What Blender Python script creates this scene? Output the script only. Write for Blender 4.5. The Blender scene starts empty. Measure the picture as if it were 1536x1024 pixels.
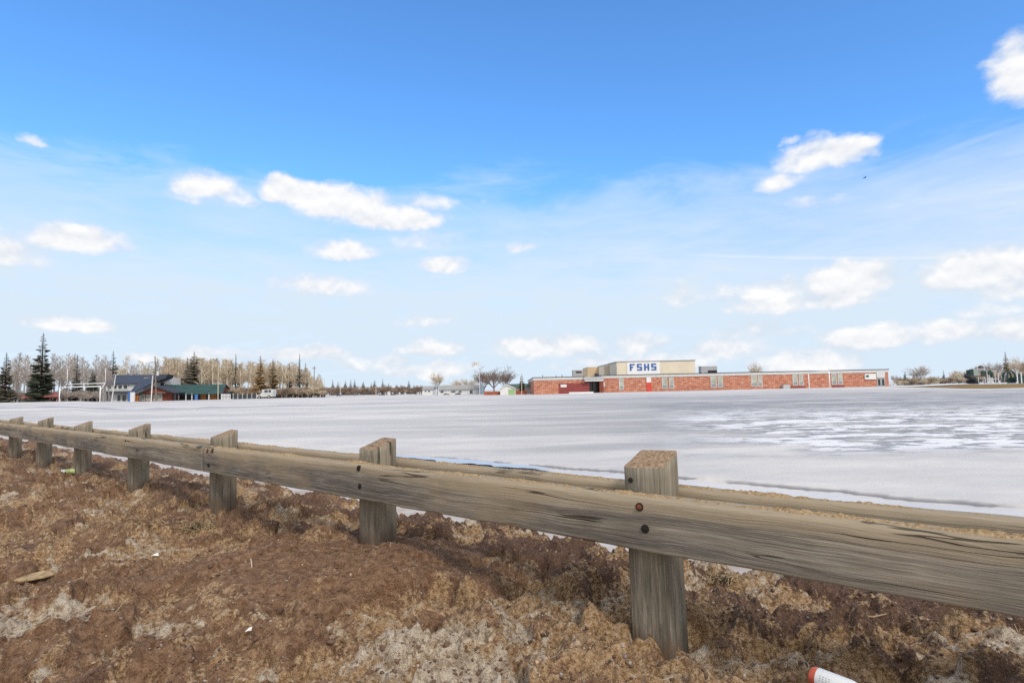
import bpy, bmesh, math, random
import numpy as np
from mathutils import Vector, Matrix
R = math.radians
sc = bpy.context.scene
COL = sc.collection
random.seed(7)

# ------------------------------------------------------------------ camera
F = 900.0; HY = 583.5; ROLL = math.atan(0.0215); PITCH = math.atan((HY-512)/F); E = 1.5
_r0 = Vector((1,0,0)); fwd = Vector((0,math.cos(PITCH),math.sin(PITCH))); _u0 = Vector((0,-math.sin(PITCH),math.cos(PITCH)))
cr = _r0*math.cos(ROLL) - _u0*math.sin(ROLL); cu = _r0*math.sin(ROLL) + _u0*math.cos(ROLL)
cam = bpy.data.cameras.new('camera'); camo = bpy.data.objects.new('camera', cam); COL.objects.link(camo)
M = Matrix((cr, cu, -fwd)).transposed().to_4x4(); M.translation = (0,0,E); camo.matrix_world = M
cam.sensor_width = 36; cam.lens = F/1536*36; cam.clip_start = .05; cam.clip_end = 9000
sc.camera = camo
def ray(px, py): return fwd + cr*((px-768)/F) - cu*((py-512)/F)
def W(px, py, Y):
    d = ray(px, py); return Vector((0,0,E)) + d*(Y/d.y)
def hy(px): return HY - .0215*(px-768)
def X(px, Y): return W(px, hy(px), Y).x
def Z(px, py, Y): return W(px, py, Y).z
def azel(px, py):
    d = ray(px, py).normalized(); return math.atan2(d.x, d.y), math.asin(d.z)

# ------------------------------------------------------------------ noise
def _hash(ix, iy, seed):
    h = (ix.astype(np.int64)*374761393 + iy.astype(np.int64)*668265263 + seed*974711) & 0xffffffff
    h = ((h ^ (h >> 13))*1274126177) & 0xffffffff
    return ((h ^ (h >> 16)) & 0xffff)/65536.0
def pn(x, y, seed=0):
    ix = np.floor(x); iy = np.floor(y); fx = x-ix; fy = y-iy
    u = fx*fx*fx*(fx*(fx*6-15)+10); v = fy*fy*fy*(fy*(fy*6-15)+10)
    def g(a, b):
        t = _hash(ix+a, iy+b, seed)*2*np.pi
        return np.cos(t)*(fx-a)+np.sin(t)*(fy-b)
    a = g(0,0); b = g(1,0); c = g(0,1); d = g(1,1)
    return (a+(b-a)*u + ((c+(d-c)*u)-(a+(b-a)*u))*v)*1.41
def fbm(x, y, o=4, seed=0, gain=.5):
    s = 0; a = 1
    for k in range(o):
        s = s + a*pn(x*2**k+k*17.3, y*2**k-k*9.1, seed+k); a *= gain
    return s
def sst(a, b, x):
    t = np.clip((x-a)/(b-a), 0, 1); return t*t*(3-2*t)

# ------------------------------------------------------------------ terrain
EDGE = [(-600,100,1.0),(0,105,1.03),(119,106,.97),(200,156,.42),(400,150,.5),(650,188,.15),(770,150,.1),(905,142,.2),(1333,150,.25),(1420,120,.05),(1480,97,-.1),(2200,90,-.1)]
EA = np.array([math.atan((p-768)/F) for p,_,_ in EDGE]); EY = np.array([y for _,y,_ in EDGE]); EZ = np.array([z for _,_,z in EDGE])
DV = np.array([-.757,.654]); NV = np.array([.654,.757])      # along the guardrail / away from the road
P0 = np.array([.725, 2.934]); SPACE = 2.405
def lip_wob(t): return .16*fbm(t/2.6, t*0, 4, 31)+.05*pn(t/.22, t*0+2, 35)
def field_h(x, y, detail=True):
    x = np.asarray(x, float); y = np.asarray(y, float)
    az = np.arctan2(x, np.maximum(y, .01)); yd = np.interp(az, EA, EY); ze = np.interp(az, EA, EZ)
    z = ze*sst(.35, 1.0, y/yd)
    if detail:
        r = np.hypot(x, y); s = x*NV[0]+y*NV[1]; t = x*DV[0]+y*DV[1]
        fade = 1/(1+(r/45)**2)
        z = z + fade*(.018*fbm(x/2.3, y/2.3, 4, 5) + .012*pn(x/.5, y/.5, 9)*sst(30, 6, r))
        wob = lip_wob(t)
        z = z + .035*sst(9.2, 9.30, s+wob) - .02*sst(8.4, 8.9, s+wob)*(1-sst(9.2, 9.3, s+wob))
        yl = y + .6*pn(x/14, x*0, 77)
        z = z + .10*np.exp(-((yl-74)/.5)**2) - .12*np.exp(-((yl-72.6)/.7)**2)
    return z
def ground(x, y): return float(field_h(np.array([x]), np.array([y]), False)[0])

PITS = [(979,905,2.85,.30,.09),(1060,885,3.05,.17,.13),(392,778,5.7,.35,.12),(655,893,3.55,.13,.17),(712,905,3.4,.12,.13),(590,905,3.45,.09,.12),(905,860,3.3,.25,.08),(1290,960,2.6,.24,.12),(1400,985,2.4,.14,.12),(190,775,6.6,.22,.12),(350,942,3.2,.055,.10),(780,850,3.7,.16,.12),(850,905,3.1,.10,.11),(1150,905,2.9,.14,.12),(240,905,3.5,.10,.09),(120,830,4.9,.14,.10),(470,770,5.2,.2,.12),(620,785,4.6,.16,.12)]
MOUNDS = [(420,870,3.8,.70,.17),(640,845,4.0,.50,.08),(300,800,5.2,.7,.06),(60,760,7.0,1.2,.08),(1180,1010,2.35,.5,.03),(820,990,2.7,.5,.05),(100,950,3.0,.6,.02),(930,790,4.3,.5,.10),(720,750,5.0,.8,.08)]
def _p2(px, py, Y):
    d = ray(px, py); return d.x/d.y*Y, Y
def dirt_h(x, y, full=False):
    x = np.asarray(x, float); y = np.asarray(y, float)
    s = x*NV[0]+y*NV[1]; t = x*DV[0]+y*DV[1]
    base = .31 + .05*np.clip((s-.5)/2, -1, .6)
    edge = 4.62 + 1.05*sst(2.0, .3, t) + .45*fbm(t/1.1, s*0+3, 3, 41) + .25*pn(x/.5, y/.5, 43)
    base = base - .10*sst(2.9, 4.4, s) - .46*sst(edge-.75, edge+.35, s)
    jit_ = pn(x/.16, y/.16, 45)
    for px,py,Y,rr,dp in PITS:
        a, b = _p2(px, py, Y); dq = ((x-a)**2+(y-b)**2)/(rr*rr)*(1+.9*jit_); base = base - dp*np.exp(-dq*np.abs(dq))
    smooth = 0
    for px,py,Y,rr,dp in MOUNDS:
        a, b = _p2(px, py, Y); g = np.exp(-((x-a)**2+(y-b)**2)/(rr*rr)); base = base + dp*g
        if px in (420,640): smooth = smooth + g
    smooth = np.clip(smooth*1.2, 0, 1)
    wx = x + .08*pn(x/.25, y/.25, 51); wy = y + .08*pn(x/.25, y/.25, 52)
    lo = fbm(x/.95, y/.95, 3, 1)
    big = fbm(wx/.42, wy/.42, 3, 3)
    bil = np.abs(fbm(wx/.20, wy/.20, 3, 11))
    led = fbm(wx/.6+7, wy/.6, 4, 21)
    cl = sst(-.02, .10, led)
    fine = fbm(x/.07, y/.07, 3, 15, .6)
    rough = 1-.72*smooth
    rr = np.hypot(x, y)
    h = base + .07*lo + rough*(.08*big + .055*(bil-.45) + .07*(cl-.5)) + (.35+.65*rough)*.026*(np.abs(fbm(wx/.085, wy/.085, 2, 17))-.4) + (.35+.65*rough)*.012*fine
    clod = np.clip(pn(x/.045, y/.045, 61)+.05, 0, 1)
    h = h + (.4+.6*rough)*.017*clod
    if not full: return h
    return h, dict(lo=lo, big=big, bil=bil, led=led, cl=cl, fine=fine, smooth=smooth, s=s, t=t)
def dirt1(x, y): return float(dirt_h(np.array([x]), np.array([y]))[0])

# ------------------------------------------------------------------ node helper
class G:
    def __init__(s, tree): s.t = tree; tree.nodes.clear()
    def n(s, typ, ins=(), **kw):
        nd = s.t.nodes.new(typ)
        for k, v in kw.items(): setattr(nd, k, v)
        for k, v in (ins.items() if isinstance(ins, dict) else enumerate(ins)):
            if v is None: continue
            s.set(nd.inputs[k], v)
        return nd
    def set(s, sock, v):
        if hasattr(v, 'is_linked'): s.t.links.new(v, sock)
        else:
            if sock.type == 'RGBA' and len(v) == 3: v = (*v, 1)
            sock.default_value = v
    def m(s, op, a, b=None, c=None, clamp=False):
        return s.n('ShaderNodeMath', [a, b, c], operation=op, use_clamp=clamp).outputs[0]
    def vm(s, op, a, b=None, out=0):
        return s.n('ShaderNodeVectorMath', [a, b], operation=op).outputs[out]
    def mix(s, f, a, b, blend='MIX'):
        nd = s.n('ShaderNodeMix', data_type='RGBA', blend_type=blend)
        s.set(nd.inputs[0], f); s.set(nd.inputs[6], a); s.set(nd.inputs[7], b); return nd.outputs[2]
    def ss(s, x, a, b, lo=0., hi=1.):
        return s.n('ShaderNodeMapRange', {0:x,1:a,2:b,3:lo,4:hi}, interpolation_type='SMOOTHSTEP').outputs[0]
    def noise(s, vec, scale=1., det=3., rough=.5, dist=0., out=0):
        return s.n('ShaderNodeTexNoise', {'Vector':vec,'Scale':scale,'Detail':det,'Roughness':rough,'Distortion':dist}).outputs[out]
    def obj(s): return s.n('ShaderNodeTexCoord').outputs['Object']
    def scale(s, vec, v): return s.vm('MULTIPLY', vec, v)
    def sep(s, vec): return s.n('ShaderNodeSeparateXYZ', [vec]).outputs
    def comb(s, x, y, z): return s.n('ShaderNodeCombineXYZ', [x, y, z]).outputs[0]
    def ramp(s, f, stops):
        nd = s.n('ShaderNodeValToRGB', [f]); el = nd.color_ramp.elements
        while len(el) < len(stops): el.new(.5)
        for e, (p, c) in zip(el, stops): e.position = p; e.color = (*c, 1)
        return nd.outputs[0]
    def bump(s, h, dist=.01, st=1.): return s.n('ShaderNodeBump', {'Strength':st,'Distance':dist,'Height':h}).outputs[0]
    def bsdf(s, col, rough=.8, spec=.3, normal=None, metal=0., **kw):
        d = {'Base Color':col,'Roughness':rough,'Specular IOR Level':spec,'Metallic':metal}
        if normal is not None: d['Normal'] = normal
        d.update(kw)
        b = s.n('ShaderNodeBsdfPrincipled', d)
        s.n('ShaderNodeOutputMaterial', [b.outputs[0]]); return b
def newmat(name):
    m = bpy.data.materials.new(name); m.use_nodes = True; return m, G(m.node_tree)
def P(name, c, rough=.7, var=.18, sc_=1.5, spec=.3, metal=0., bump=0.):
    m, g = newmat(name); o = g.obj()
    f = g.noise(o, sc_, 5., .6)
    lo = tuple(v*(1-var*1.4) for v in c); hi = tuple(min(.95, v*(1+var)) for v in c)
    col = g.ramp(f, [(.3, lo), (.7, hi)])
    nrm = g.bump(f, bump) if bump else None
    g.bsdf(col, rough, spec, nrm, metal); return m

# ------------------------------------------------------------------ mesh helper
class MB:
    def __init__(s): s.v = []; s.f = []
    def add(s, vs, fs):
        o = len(s.v); s.v += [tuple(v) for v in vs]; s.f += [tuple(i+o for i in f) for f in fs]; return s
    def box(s, x0, x1, y0, y1, z0, z1):
        return s.add([(x0,y0,z0),(x1,y0,z0),(x1,y1,z0),(x0,y1,z0),(x0,y0,z1),(x1,y0,z1),(x1,y1,z1),(x0,y1,z1)],
                     [(0,3,2,1),(4,5,6,7),(0,1,5,4),(1,2,6,5),(2,3,7,6),(3,0,4,7)])
    def seg(s, a, b, r0, r1, n=6, cap=True):
        a = Vector(a); b = Vector(b); d = (b-a)
        if d.length < 1e-6: return s
        d.normalize(); u = d.orthogonal().normalized(); w = d.cross(u)
        vs = [c+(u*math.cos(2*math.pi*k/n)+w*math.sin(2*math.pi*k/n))*r for c, r in ((a,r0),(b,r1)) for k in range(n)]
        fs = [(k,(k+1)%n,n+(k+1)%n,n+k) for k in range(n)]
        if cap: fs += [tuple(range(n))[::-1], tuple(range(n,2*n))]
        return s.add(vs, fs)
    def tube(s, pts, r, n=8):
        pts = [Vector(p) for p in pts]; rings = []
        for i, p in enumerate(pts):
            d = (pts[min(i+1,len(pts)-1)]-pts[max(i-1,0)]).normalized()
            u = d.cross(Vector((0,0,1)));  u = u.normalized() if u.length > .05 else Vector((1,0,0)); w = u.cross(d)
            rr = r[i] if isinstance(r, (list,tuple)) else r
            rings += [p+(u*math.cos(2*math.pi*k/n)+w*math.sin(2*math.pi*k/n))*rr for k in range(n)]
        fs = [(i*n+k,i*n+(k+1)%n,(i+1)*n+(k+1)%n,(i+1)*n+k) for i in range(len(pts)-1) for k in range(n)]
        fs += [tuple(range(n))[::-1], tuple(range((len(pts)-1)*n, len(pts)*n))]
        return s.add(rings, fs)
    def slab(s, pts, off):
        n = len(pts); pts = [Vector(p) for p in pts]; off = Vector(off)
        return s.add(pts+[p+off for p in pts], [tuple(range(n)), tuple(range(n,2*n))[::-1]]+[(k,(k+n),(k+1)%n+n,(k+1)%n) for k in range(n)])
    def gable(s, x0, x1, y0, y1, z0, z1, axis='x', t=0):      # solid roof prism
        if axis == 'x':
            ym = (y0+y1)/2; p = [(x0,y0,z0),(x0,y1,z0),(x0,ym,z1)]; return s.slab(p, (x1-x0,0,0))
        xm = (x0+x1)/2; p = [(x0,y0,z0),(x1,y0,z0),(xm,y0,z1)]; return s.slab(p, (0,y1-y0,0))
    def build(s, name, mat, parent=None, smooth=False, fix=True):
        o0 = Vector(WLOC.get(parent.name, (0,0,0))) if parent else Vector((0,0,0))
        me = bpy.data.meshes.new(name); me.from_pydata([(x-o0.x,y-o0.y,z-o0.z) for x,y,z in s.v], [], s.f)
        if fix:
            bm = bmesh.new(); bm.from_mesh(me); bmesh.ops.recalc_face_normals(bm, faces=bm.faces); bm.to_mesh(me); bm.free()
        return link(name, me, mat, parent, smooth)
WLOC = {}
def link(name, me, mat, parent=None, smooth=False):
    for m in (mat if isinstance(mat, (list,tuple)) else [mat]): me.materials.append(m)
    if smooth: me.polygons.foreach_set('use_smooth', [True]*len(me.polygons))
    o = bpy.data.objects.new(name, me); COL.objects.link(o)
    if parent: o.parent = parent; WLOC[o.name] = WLOC.get(parent.name, (0,0,0))
    return o
def npmesh(name, V, Fc, mat, parent=None, smooth=True):
    me = bpy.data.meshes.new(name); k = Fc.shape[1]
    me.vertices.add(len(V)); me.vertices.foreach_set('co', np.asarray(V, np.float32).ravel())
    me.loops.add(Fc.size); me.loops.foreach_set('vertex_index', Fc.astype(np.int32).ravel())
    me.polygons.add(len(Fc)); me.polygons.foreach_set('loop_start', np.arange(len(Fc), dtype=np.int32)*k)
    me.update(calc_edges=True); me.validate()
    return link(name, me, mat, parent, smooth)
def tag(o, label=None, cat=None, group=None, kind=None):
    for k, v in (('label',label),('category',cat),('group',group),('kind',kind)):
        if v: o[k] = v
    return o
def thing(name, loc, label, cat, group=None):
    o = bpy.data.objects.new(name, None); o.empty_display_size = .3; COL.objects.link(o); o.location = loc
    WLOC[o.name] = tuple(loc); return tag(o, label, cat, group)
def dup(root, loc, rz=0., s=1., label=None):
    r = root.copy(); COL.objects.link(r); r.location = loc; r.rotation_euler = (0,0,rz); r.scale = (s,)*3 if not isinstance(s, tuple) else s
    if label: r['label'] = label
    for ch in list(root.children):
        c = ch.copy(); COL.objects.link(c); c.parent = r
        for gc in list(ch.children):
            d = gc.copy(); COL.objects.link(d); d.parent = c
    return r
def grid_faces(nr, nc, wrap=False):
    i, j = np.meshgrid(np.arange(nr-1), np.arange(nc if wrap else nc-1), indexing='ij'); j2 = (j+1) % nc
    return np.stack([i*nc+j, i*nc+j2, (i+1)*nc+j2, (i+1)*nc+j], -1).reshape(-1, 4)

# ------------------------------------------------------------------ world
world = bpy.data.worlds.new("World"); sc.world = world; world.use_nodes = True
SUN_EL = R(40); sd = Vector((.45,-.9,0)).normalized(); sdir = Vector((sd.x*math.cos(SUN_EL), sd.y*math.cos(SUN_EL), math.sin(SUN_EL)))
g = G(world.node_tree)
sky = g.n('ShaderNodeTexSky', sky_type='NISHITA', sun_disc=False, sun_elevation=SUN_EL, sun_rotation=math.atan2(sd.x, sd.y), air_density=1.0, dust_density=.6, ozone_density=2.0).outputs[0]
dirn = g.n('ShaderNodeTexCoord').outputs['Generated']
sx, sy, sz = g.sep(dirn)
az = g.m('ARCTAN2', sx, sy); el = g.m('ARCSINE', sz)
ae = g.comb(az, el, 0.)
blue = g.mix(1., sky, g.mix(g.ss(el, .16, .36), (1.10,1.36,1.84), (.95,1.62,2.22)), 'MULTIPLY')
# thin high veil whitening towards the horizon
wisp = g.noise(g.vm('MULTIPLY', ae, (3.2,15.,1.)), 1., 6., .6, .6)
wisp2 = g.noise(g.vm('MULTIPLY', ae, (9.,40.,1.)), 1., 5., .65, .8)
elw = g.m('ADD', el, g.m('MULTIPLY_ADD', wisp, .22, -.11))
veil1 = g.ss(elw, .345, .29, 0., .34)
veil2 = g.ss(elw, .36, .09, 0., .70)
veil = g.m('ADD', veil1, veil2)
veil = g.m('MULTIPLY', veil, g.m('MULTIPLY_ADD', wisp2, .9, .55), clamp=True)
base = g.mix(veil, blue, (5.8,6.85,7.9))
CL = [(1236,234,66,27,1.),(1288,214,26,12,.7),(1168,273,28,13,.5),(1186,212,10,5,.35),(1550,110,70,60,1.),(1500,95,28,13,.5),
 (318,283,46,22,.9),(350,296,26,14,.6),(335,302,46,10,.25),(446,292,46,24,1.1),(510,308,66,30,1.2),(585,331,70,20,1.1),(655,305,45,12,.4),(640,362,40,12,.35),
 (118,364,68,24,1.1),(20,384,55,22,.8),(513,380,42,17,1.),(665,400,33,14,1.),(780,372,19,10,.55),(480,431,62,17,.75),(105,488,60,14,1.1),
 (640,482,38,10,.55),(655,524,46,12,.75),(462,533,55,13,.8),(318,534,45,13,.7),(212,538,24,12,.8),(640,556,55,14,.75),
 (815,522,74,19,1.),(955,517,45,16,.6),(1160,436,55,20,.85),(1270,428,66,30,1.2),(1215,455,120,16,.8),(1060,442,70,20,.4),
 (1475,412,90,34,1.2),(1520,436,70,22,.9),(1300,508,68,20,1.),(1430,500,60,16,.6),(1515,500,60,20,.75),(1140,500,60,15,.5),(1215,548,78,24,.85),
 (1085,525,70,15,.6),(1480,466,45,11,.4),(45,211,20,7,.3),(1225,300,34,8,.35),(1000,540,80,15,.5),(1560,300,40,12,.4),(560,545,50,12,.5),(900,548,60,14,.5),
 (1640,220,50,25,1.),(1750,400,90,30,1.),(-90,330,70,26,1.),(-160,470,80,18,1.),(-60,180,40,18,.8),(1660,480,80,20,.8)]
warp = g.vm('SUBTRACT', g.noise(g.vm('MULTIPLY', ae, (1.,1.5,1.)), 22., 4., .6, out=1), (.5,.5,.5))
aw = g.vm('ADD', ae, g.vm('MULTIPLY', warp, (.045,.03,0.)))
D = None; BS = None
for (px,py,hw,hh,st) in CL:
    a, e = azel(px, py); a1, _ = azel(px+hw, py); _, e1 = azel(px, py-hh)
    q = g.vm('MULTIPLY', g.vm('SUBTRACT', aw, (a,e,0.)), (1/abs(a1-a)/1.30, 1/abs(e1-e)/1.32, 0.))
    dn = g.m('MINIMUM', g.sep(q)[1], 0.)
    v = g.m('MULTIPLY_ADD', g.m('ADD', g.vm('DOT_PRODUCT', q, q, out=1), g.m('MULTIPLY', g.m('MULTIPLY', dn, dn), 1.2)), -st, st)
    D = v if D is None else g.m('MAXIMUM', D, v)
n1 = g.noise(g.vm('MULTIPLY', ae, (1.,1.3,1.)), 17., 7., .54, .15)
n2 = g.noise(g.vm('MULTIPLY', g.vm('ADD', ae, (0.,.010,0.)), (1.,1.3,1.)), 17., 4., .52, .15)
# unseen cloud added overhead and behind the camera, to whiten the light
zone = g.m('MAXIMUM', g.ss(sy, .3, .0), g.ss(el, .62, .80))
other = g.ss(g.noise(g.vm('MULTIPLY', dirn, (1.,1.,1.6)), 3., 6., .6), .30, .46, -.6, 1.)
D = g.m('MAXIMUM', D, g.m('MULTIPLY_ADD', zone, g.m('ADD', other, 1.), -1.))
Dn = g.m('ADD', D, g.m('MULTIPLY_ADD', n1, 2.0, -.86))
mask = g.m('MULTIPLY', g.ss(Dn, -.05, .95), g.ss(D, -1.1, .2))
shade = g.m('ADD', g.m('MULTIPLY', g.ss(Dn, .1, 1.1), .55), g.m('MULTIPLY', g.m('SUBTRACT', n1, n2), 2.6))
ccol = g.mix(g.m('ADD', shade, .22, clamp=True), (5.9,6.35,7.0), (8.25,8.25,8.3))
c0_, c1_ = azel(1000,380), azel(1440,386); k_ = (c1_[1]-c0_[1])/(c1_[0]-c0_[0])
con = g.ss(g.m('ABSOLUTE', g.m('SUBTRACT', el, g.m('ADD', g.m('MULTIPLY', az, k_), c0_[1]-k_*c0_[0]+.006*0))), .0035, .0005)
con = g.m('MULTIPLY', con, g.m('MULTIPLY', g.ss(az, c0_[0], c0_[0]+.1), g.ss(az, c1_[0]+.02, c1_[0]-.04)))
skyc = g.mix(g.m('MULTIPLY', con, .35), base, (7.4,7.7,8.0))
skyc = g.mix(mask, skyc, ccol)
bg = g.n('ShaderNodeBackground', [skyc, .1]); g.n('ShaderNodeOutputWorld', [bg.outputs[0]])
sun = bpy.data.lights.new('sun', 'SUN'); sun.energy = 1.8; sun.angle = R(12); sun.color = (1,.93,.84)
so = bpy.data.objects.new('sun', sun); COL.objects.link(so); so.rotation_euler = (-sdir).to_track_quat('-Z','Y').to_euler()

# ------------------------------------------------------------------ ground materials
def snow_material():
    m, g = newmat('snow'); o = g.obj(); x, y, z = g.sep(o)
    s = g.vm('DOT_PRODUCT', o, (NV[0],NV[1],0.), out=1); t = g.vm('DOT_PRODUCT', o, (DV[0],DV[1],0.), out=1)
    big = g.noise(g.scale(o, (.035,.10,0.)), 1., 5., .55)
    mid = g.noise(g.scale(o, (.30,.55,0.)), 1., 6., .6, .3)
    fin = g.noise(g.scale(o, (1.1,2.2,0.)), 1., 7., .66, .2)
    grain = g.noise(o, 22., 4., .7)
    col = g.mix(g.ss(big, .40, .60), (.52,.498,.475), (.68,.645,.61))
    col = g.mix(g.ss(mid, .38, .66, 0., .45), col, (.44,.43,.445))
    # bare grey ice with crisp remnants of white snow, at the right of the field
    grz = g.m('MULTIPLY', g.m('MULTIPLY', g.ss(g.m('ADD', x, g.m('MULTIPLY', mid, 8.)), -4., 9.), g.m('MULTIPLY', g.ss(y, 10., 16.), g.ss(y, 120., 60.))), g.ss(g.noise(g.scale(o, (.05,.32,0.)), 1., 5., .62), .40, .60, .25, 1.))
    col = g.mix(grz, col, (.38,.37,.362))
    rx = g.m('ADD', g.m('SUBTRACT', x, g.m('MULTIPLY', y, .20)), g.m('MULTIPLY_ADD', mid, 7., -3.5))
    zone = g.m('MULTIPLY', g.ss(rx, -1.5, 4.5), g.m('MULTIPLY', g.ss(y, 11.2, 13.6), g.ss(y, 75., 42.)))
    zone = g.m('MULTIPLY', zone, g.ss(s, 10.2, 12.))
    icec = g.mix(g.ss(fin, .35, .65), (.20,.195,.192), (.29,.282,.275))
    icec = g.mix(g.ss(big, .4, .6, 0., .5), icec, (.42,.415,.435))
    zi = g.m('MULTIPLY', zone, g.ss(g.m('ADD', mid, g.m('MULTIPLY', g.ss(y, 30., 45.), -.04)), .36, .52))
    col = g.mix(zi, col, icec)
    wn = g.m('ADD', g.m('MULTIPLY', fin, .62), g.m('MULTIPLY', mid, .58))
    wz = g.m('MULTIPLY', g.m('MULTIPLY', g.ss(y, 11.5, 14.), g.ss(y, 42., 25.)), g.ss(rx, .0, 5.))
    wz = g.m('MULTIPLY', wz, g.ss(s, 10.2, 12.))
    white = g.m('MULTIPLY', g.ss(wn, .590, .612), wz)
    col = g.mix(white, col, (.80,.78,.76))
    # dark wet lip of the ice shelf, and the rut across the far side
    sl = g.n('ShaderNodeAttribute', attribute_name='lipd').outputs['Fac']
    lip = g.m('MULTIPLY', g.m('MULTIPLY', g.ss(sl, 9.19, 9.22), g.ss(sl, 9.31, 9.23)), g.m('MULTIPLY', g.ss(t, 11.2, 9.6), g.ss(g.noise(g.comb(t, 7., 0.), .8, 3.), .34, .44)))
    col = g.mix(g.m('MULTIPLY', lip, .85), col, (.17,.175,.19))
    slush = g.m('MULTIPLY', g.m('MULTIPLY', g.ss(sl, 8.0, 8.5), g.ss(sl, 9.2, 9.0)), .30)
    col = g.mix(slush, col, (.58,.62,.70))
    yl = g.m('ADD', y, g.m('MULTIPLY_ADD', g.noise(g.comb(x, 0., 0.), .06, 3.), 5., -2.5))
    rut = g.m('MULTIPLY', g.ss(yl, 69.5, 71.), g.ss(yl, 75., 73.))
    col = g.mix(g.m('MULTIPLY', rut, .55), col, (.30,.30,.345))
    far = g.m('MULTIPLY', g.m('MULTIPLY', g.ss(x, 4., 30.), g.m('MULTIPLY', g.ss(y, 34., 44.), g.ss(y, 95., 80.))), g.ss(g.noise(g.scale(o, (.03,.22,0.)), 1., 4., .6), .47, .6, 0., .7))
    col = g.mix(far, col, (.33,.33,.36))
    # dirt blown on to the snow next to the bank
    dz = g.m('MULTIPLY', g.ss(s, 7.2, 4.4), g.ss(g.m('ADD', g.m('MULTIPLY', fin, .6), g.m('MULTIPLY', mid, .5)), .46, .66))
    col = g.mix(g.m('MULTIPLY', dz, .8), col, (.36,.26,.18))
    h = g.m('ADD', g.m('MULTIPLY', fin, 1.), g.m('MULTIPLY', grain, .25))
    g.bsdf(col, g.m('MULTIPLY_ADD', zi, -.25, .75), .18, g.bump(h, .035, .7)); return m
def dirt_material():
    m, g = newmat('dirt'); o = g.obj()
    at = g.n('ShaderNodeAttribute', attribute_name='mixes').outputs['Color']
    sp = g.n('ShaderNodeSeparateColor', [at]).outputs
    n_a = g.noise(o, 4., 5., .6); n_b = g.noise(o, 20., 5., .68, .4); n_c = g.noise(o, 95., 4., .72); n_d = g.noise(g.vm('ADD', o, (5.,3.,1.)), 44., 4., .65, .5)
    col = g.ramp(n_b, [(.25,(.080,.036,.016)),(.42,(.215,.114,.061)),(.58,(.36,.208,.120)),(.8,(.54,.37,.235))])
    dark = g.ramp(n_d, [(.3,(.065,.034,.023)),(.52,(.175,.098,.066)),(.78,(.32,.205,.145))])
    gold = g.ramp(n_d, [(.25,(.15,.075,.03)),(.42,(.38,.22,.095)),(.58,(.62,.42,.24)),(.8,(.82,.67,.48))])
    ice = g.ramp(n_b, [(.28,(.22,.155,.10)),(.42,(.46,.37,.28)),(.55,(.74,.62,.47)),(.75,(.90,.84,.74))])
    jit = g.m('MULTIPLY_ADD', n_d, .9, -.45)
    col = g.mix(g.ss(g.m('ADD', sp[1], jit), .35, .65), col, dark)
    col = g.mix(g.ss(g.m('ADD', sp[2], g.m('MULTIPLY', jit, 1.5)), .34, .68, 0., .9), col, gold)
    col = g.mix(g.ss(g.m('ADD', sp[0], g.m('ADD', jit, g.m('MULTIPLY_ADD', n_b, 1.0, -.5))), .40, .85, 0., .9), col, ice)
    col = g.mix(g.m('MULTIPLY', g.ss(n_d, .47, .36, 0., .85), g.ss(n_a, .35, .6)), col, g.mix(n_b, (.12,.065,.035), (.36,.24,.14)))
    col = g.mix(g.ss(n_c, .55, .70, 0., .6), col, (.52,.37,.24))
    col = g.mix(g.ss(n_c, .44, .30, 0., .75), col, (.035,.02,.013))
    h = g.m('ADD', g.m('MULTIPLY', n_b, .5), g.m('MULTIPLY', n_c, .35))
    h = g.m('ADD', h, g.m('MULTIPLY', n_d, .35))
    g.bsdf(col, .88, .25, g.bump(h, .07, 1.)); return m
M_snow = snow_material(); M_dirt = dirt_material()

# snow field: one sheet to the horizon
azs = np.concatenate([np.linspace(-.86,.86,760), np.linspace(.9, 2*math.pi-.9, 90)])
rs = np.concatenate([np.geomspace(.6,3.,24,endpoint=False), 1/np.linspace(1/3., 1/48., 430, endpoint=False), np.geomspace(48,4500,110)])
Rr, A = np.meshgrid(rs, azs, indexing='ij')
xx = Rr*np.sin(A); yy = Rr*np.cos(A); zz = field_h(xx, yy)
snow = npmesh('snow_field', np.stack([xx,yy,zz],-1).reshape(-1,3), grid_faces(len(rs), len(azs), True)[:, ::-1], M_snow)
la = snow.data.attributes.new('lipd','FLOAT','POINT'); la.data.foreach_set('value', (xx*NV[0]+yy*NV[1]+lip_wob(xx*DV[0]+yy*DV[1])).astype(np.float32).ravel())
tag(snow, 'snow and grey ice covering the school sports field', None, None, 'structure')

# dirt bank along the guardrail
azs = np.concatenate([np.linspace(-1.5,-.80,160,endpoint=False), np.linspace(-.80,.80,1250), np.linspace(.80,1.5,150)[1:]])
rs = np.concatenate([np.linspace(.5,1.9,40,endpoint=False), 1.25/np.linspace(1.25/1.9, 1.25/34, 520)])
Rr, A = np.meshgrid(rs, azs, indexing='ij'); xx = Rr*np.sin(A); yy = Rr*np.cos(A)
zz, q = dirt_h(xx, yy, True)
px_ = 768+F*xx/np.maximum(yy,.2)
def blob(px, py, Y, rr):
    a, b = _p2(px, py, Y); return np.exp(-((xx-a)**2+(yy-b)**2)/(rr*rr))
ice = .17 + .75*np.clip(q['bil']*1.1,0,.8) - .55*q['cl'] + .35*fbm(xx/.5,yy/.5,3,71) + .50*blob(40,985,2.9,.7) + .24*blob(640,960,2.9,.34) + .22*blob(500,1000,2.75,.30)+ .2*blob(760,960,2.9,.4) + .35*blob(880,870,3.4,.3) + .3*blob(960,960,2.8,.35)+ .3*blob(800,1000,2.6,.35) + .3*blob(60,880,4.2,.5)
ice = ice - 1.*q['smooth'] + .75*sst(3.9, 5.0, q['s'] + .4*fbm(xx/.6,yy/.6,3,73)) 
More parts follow.
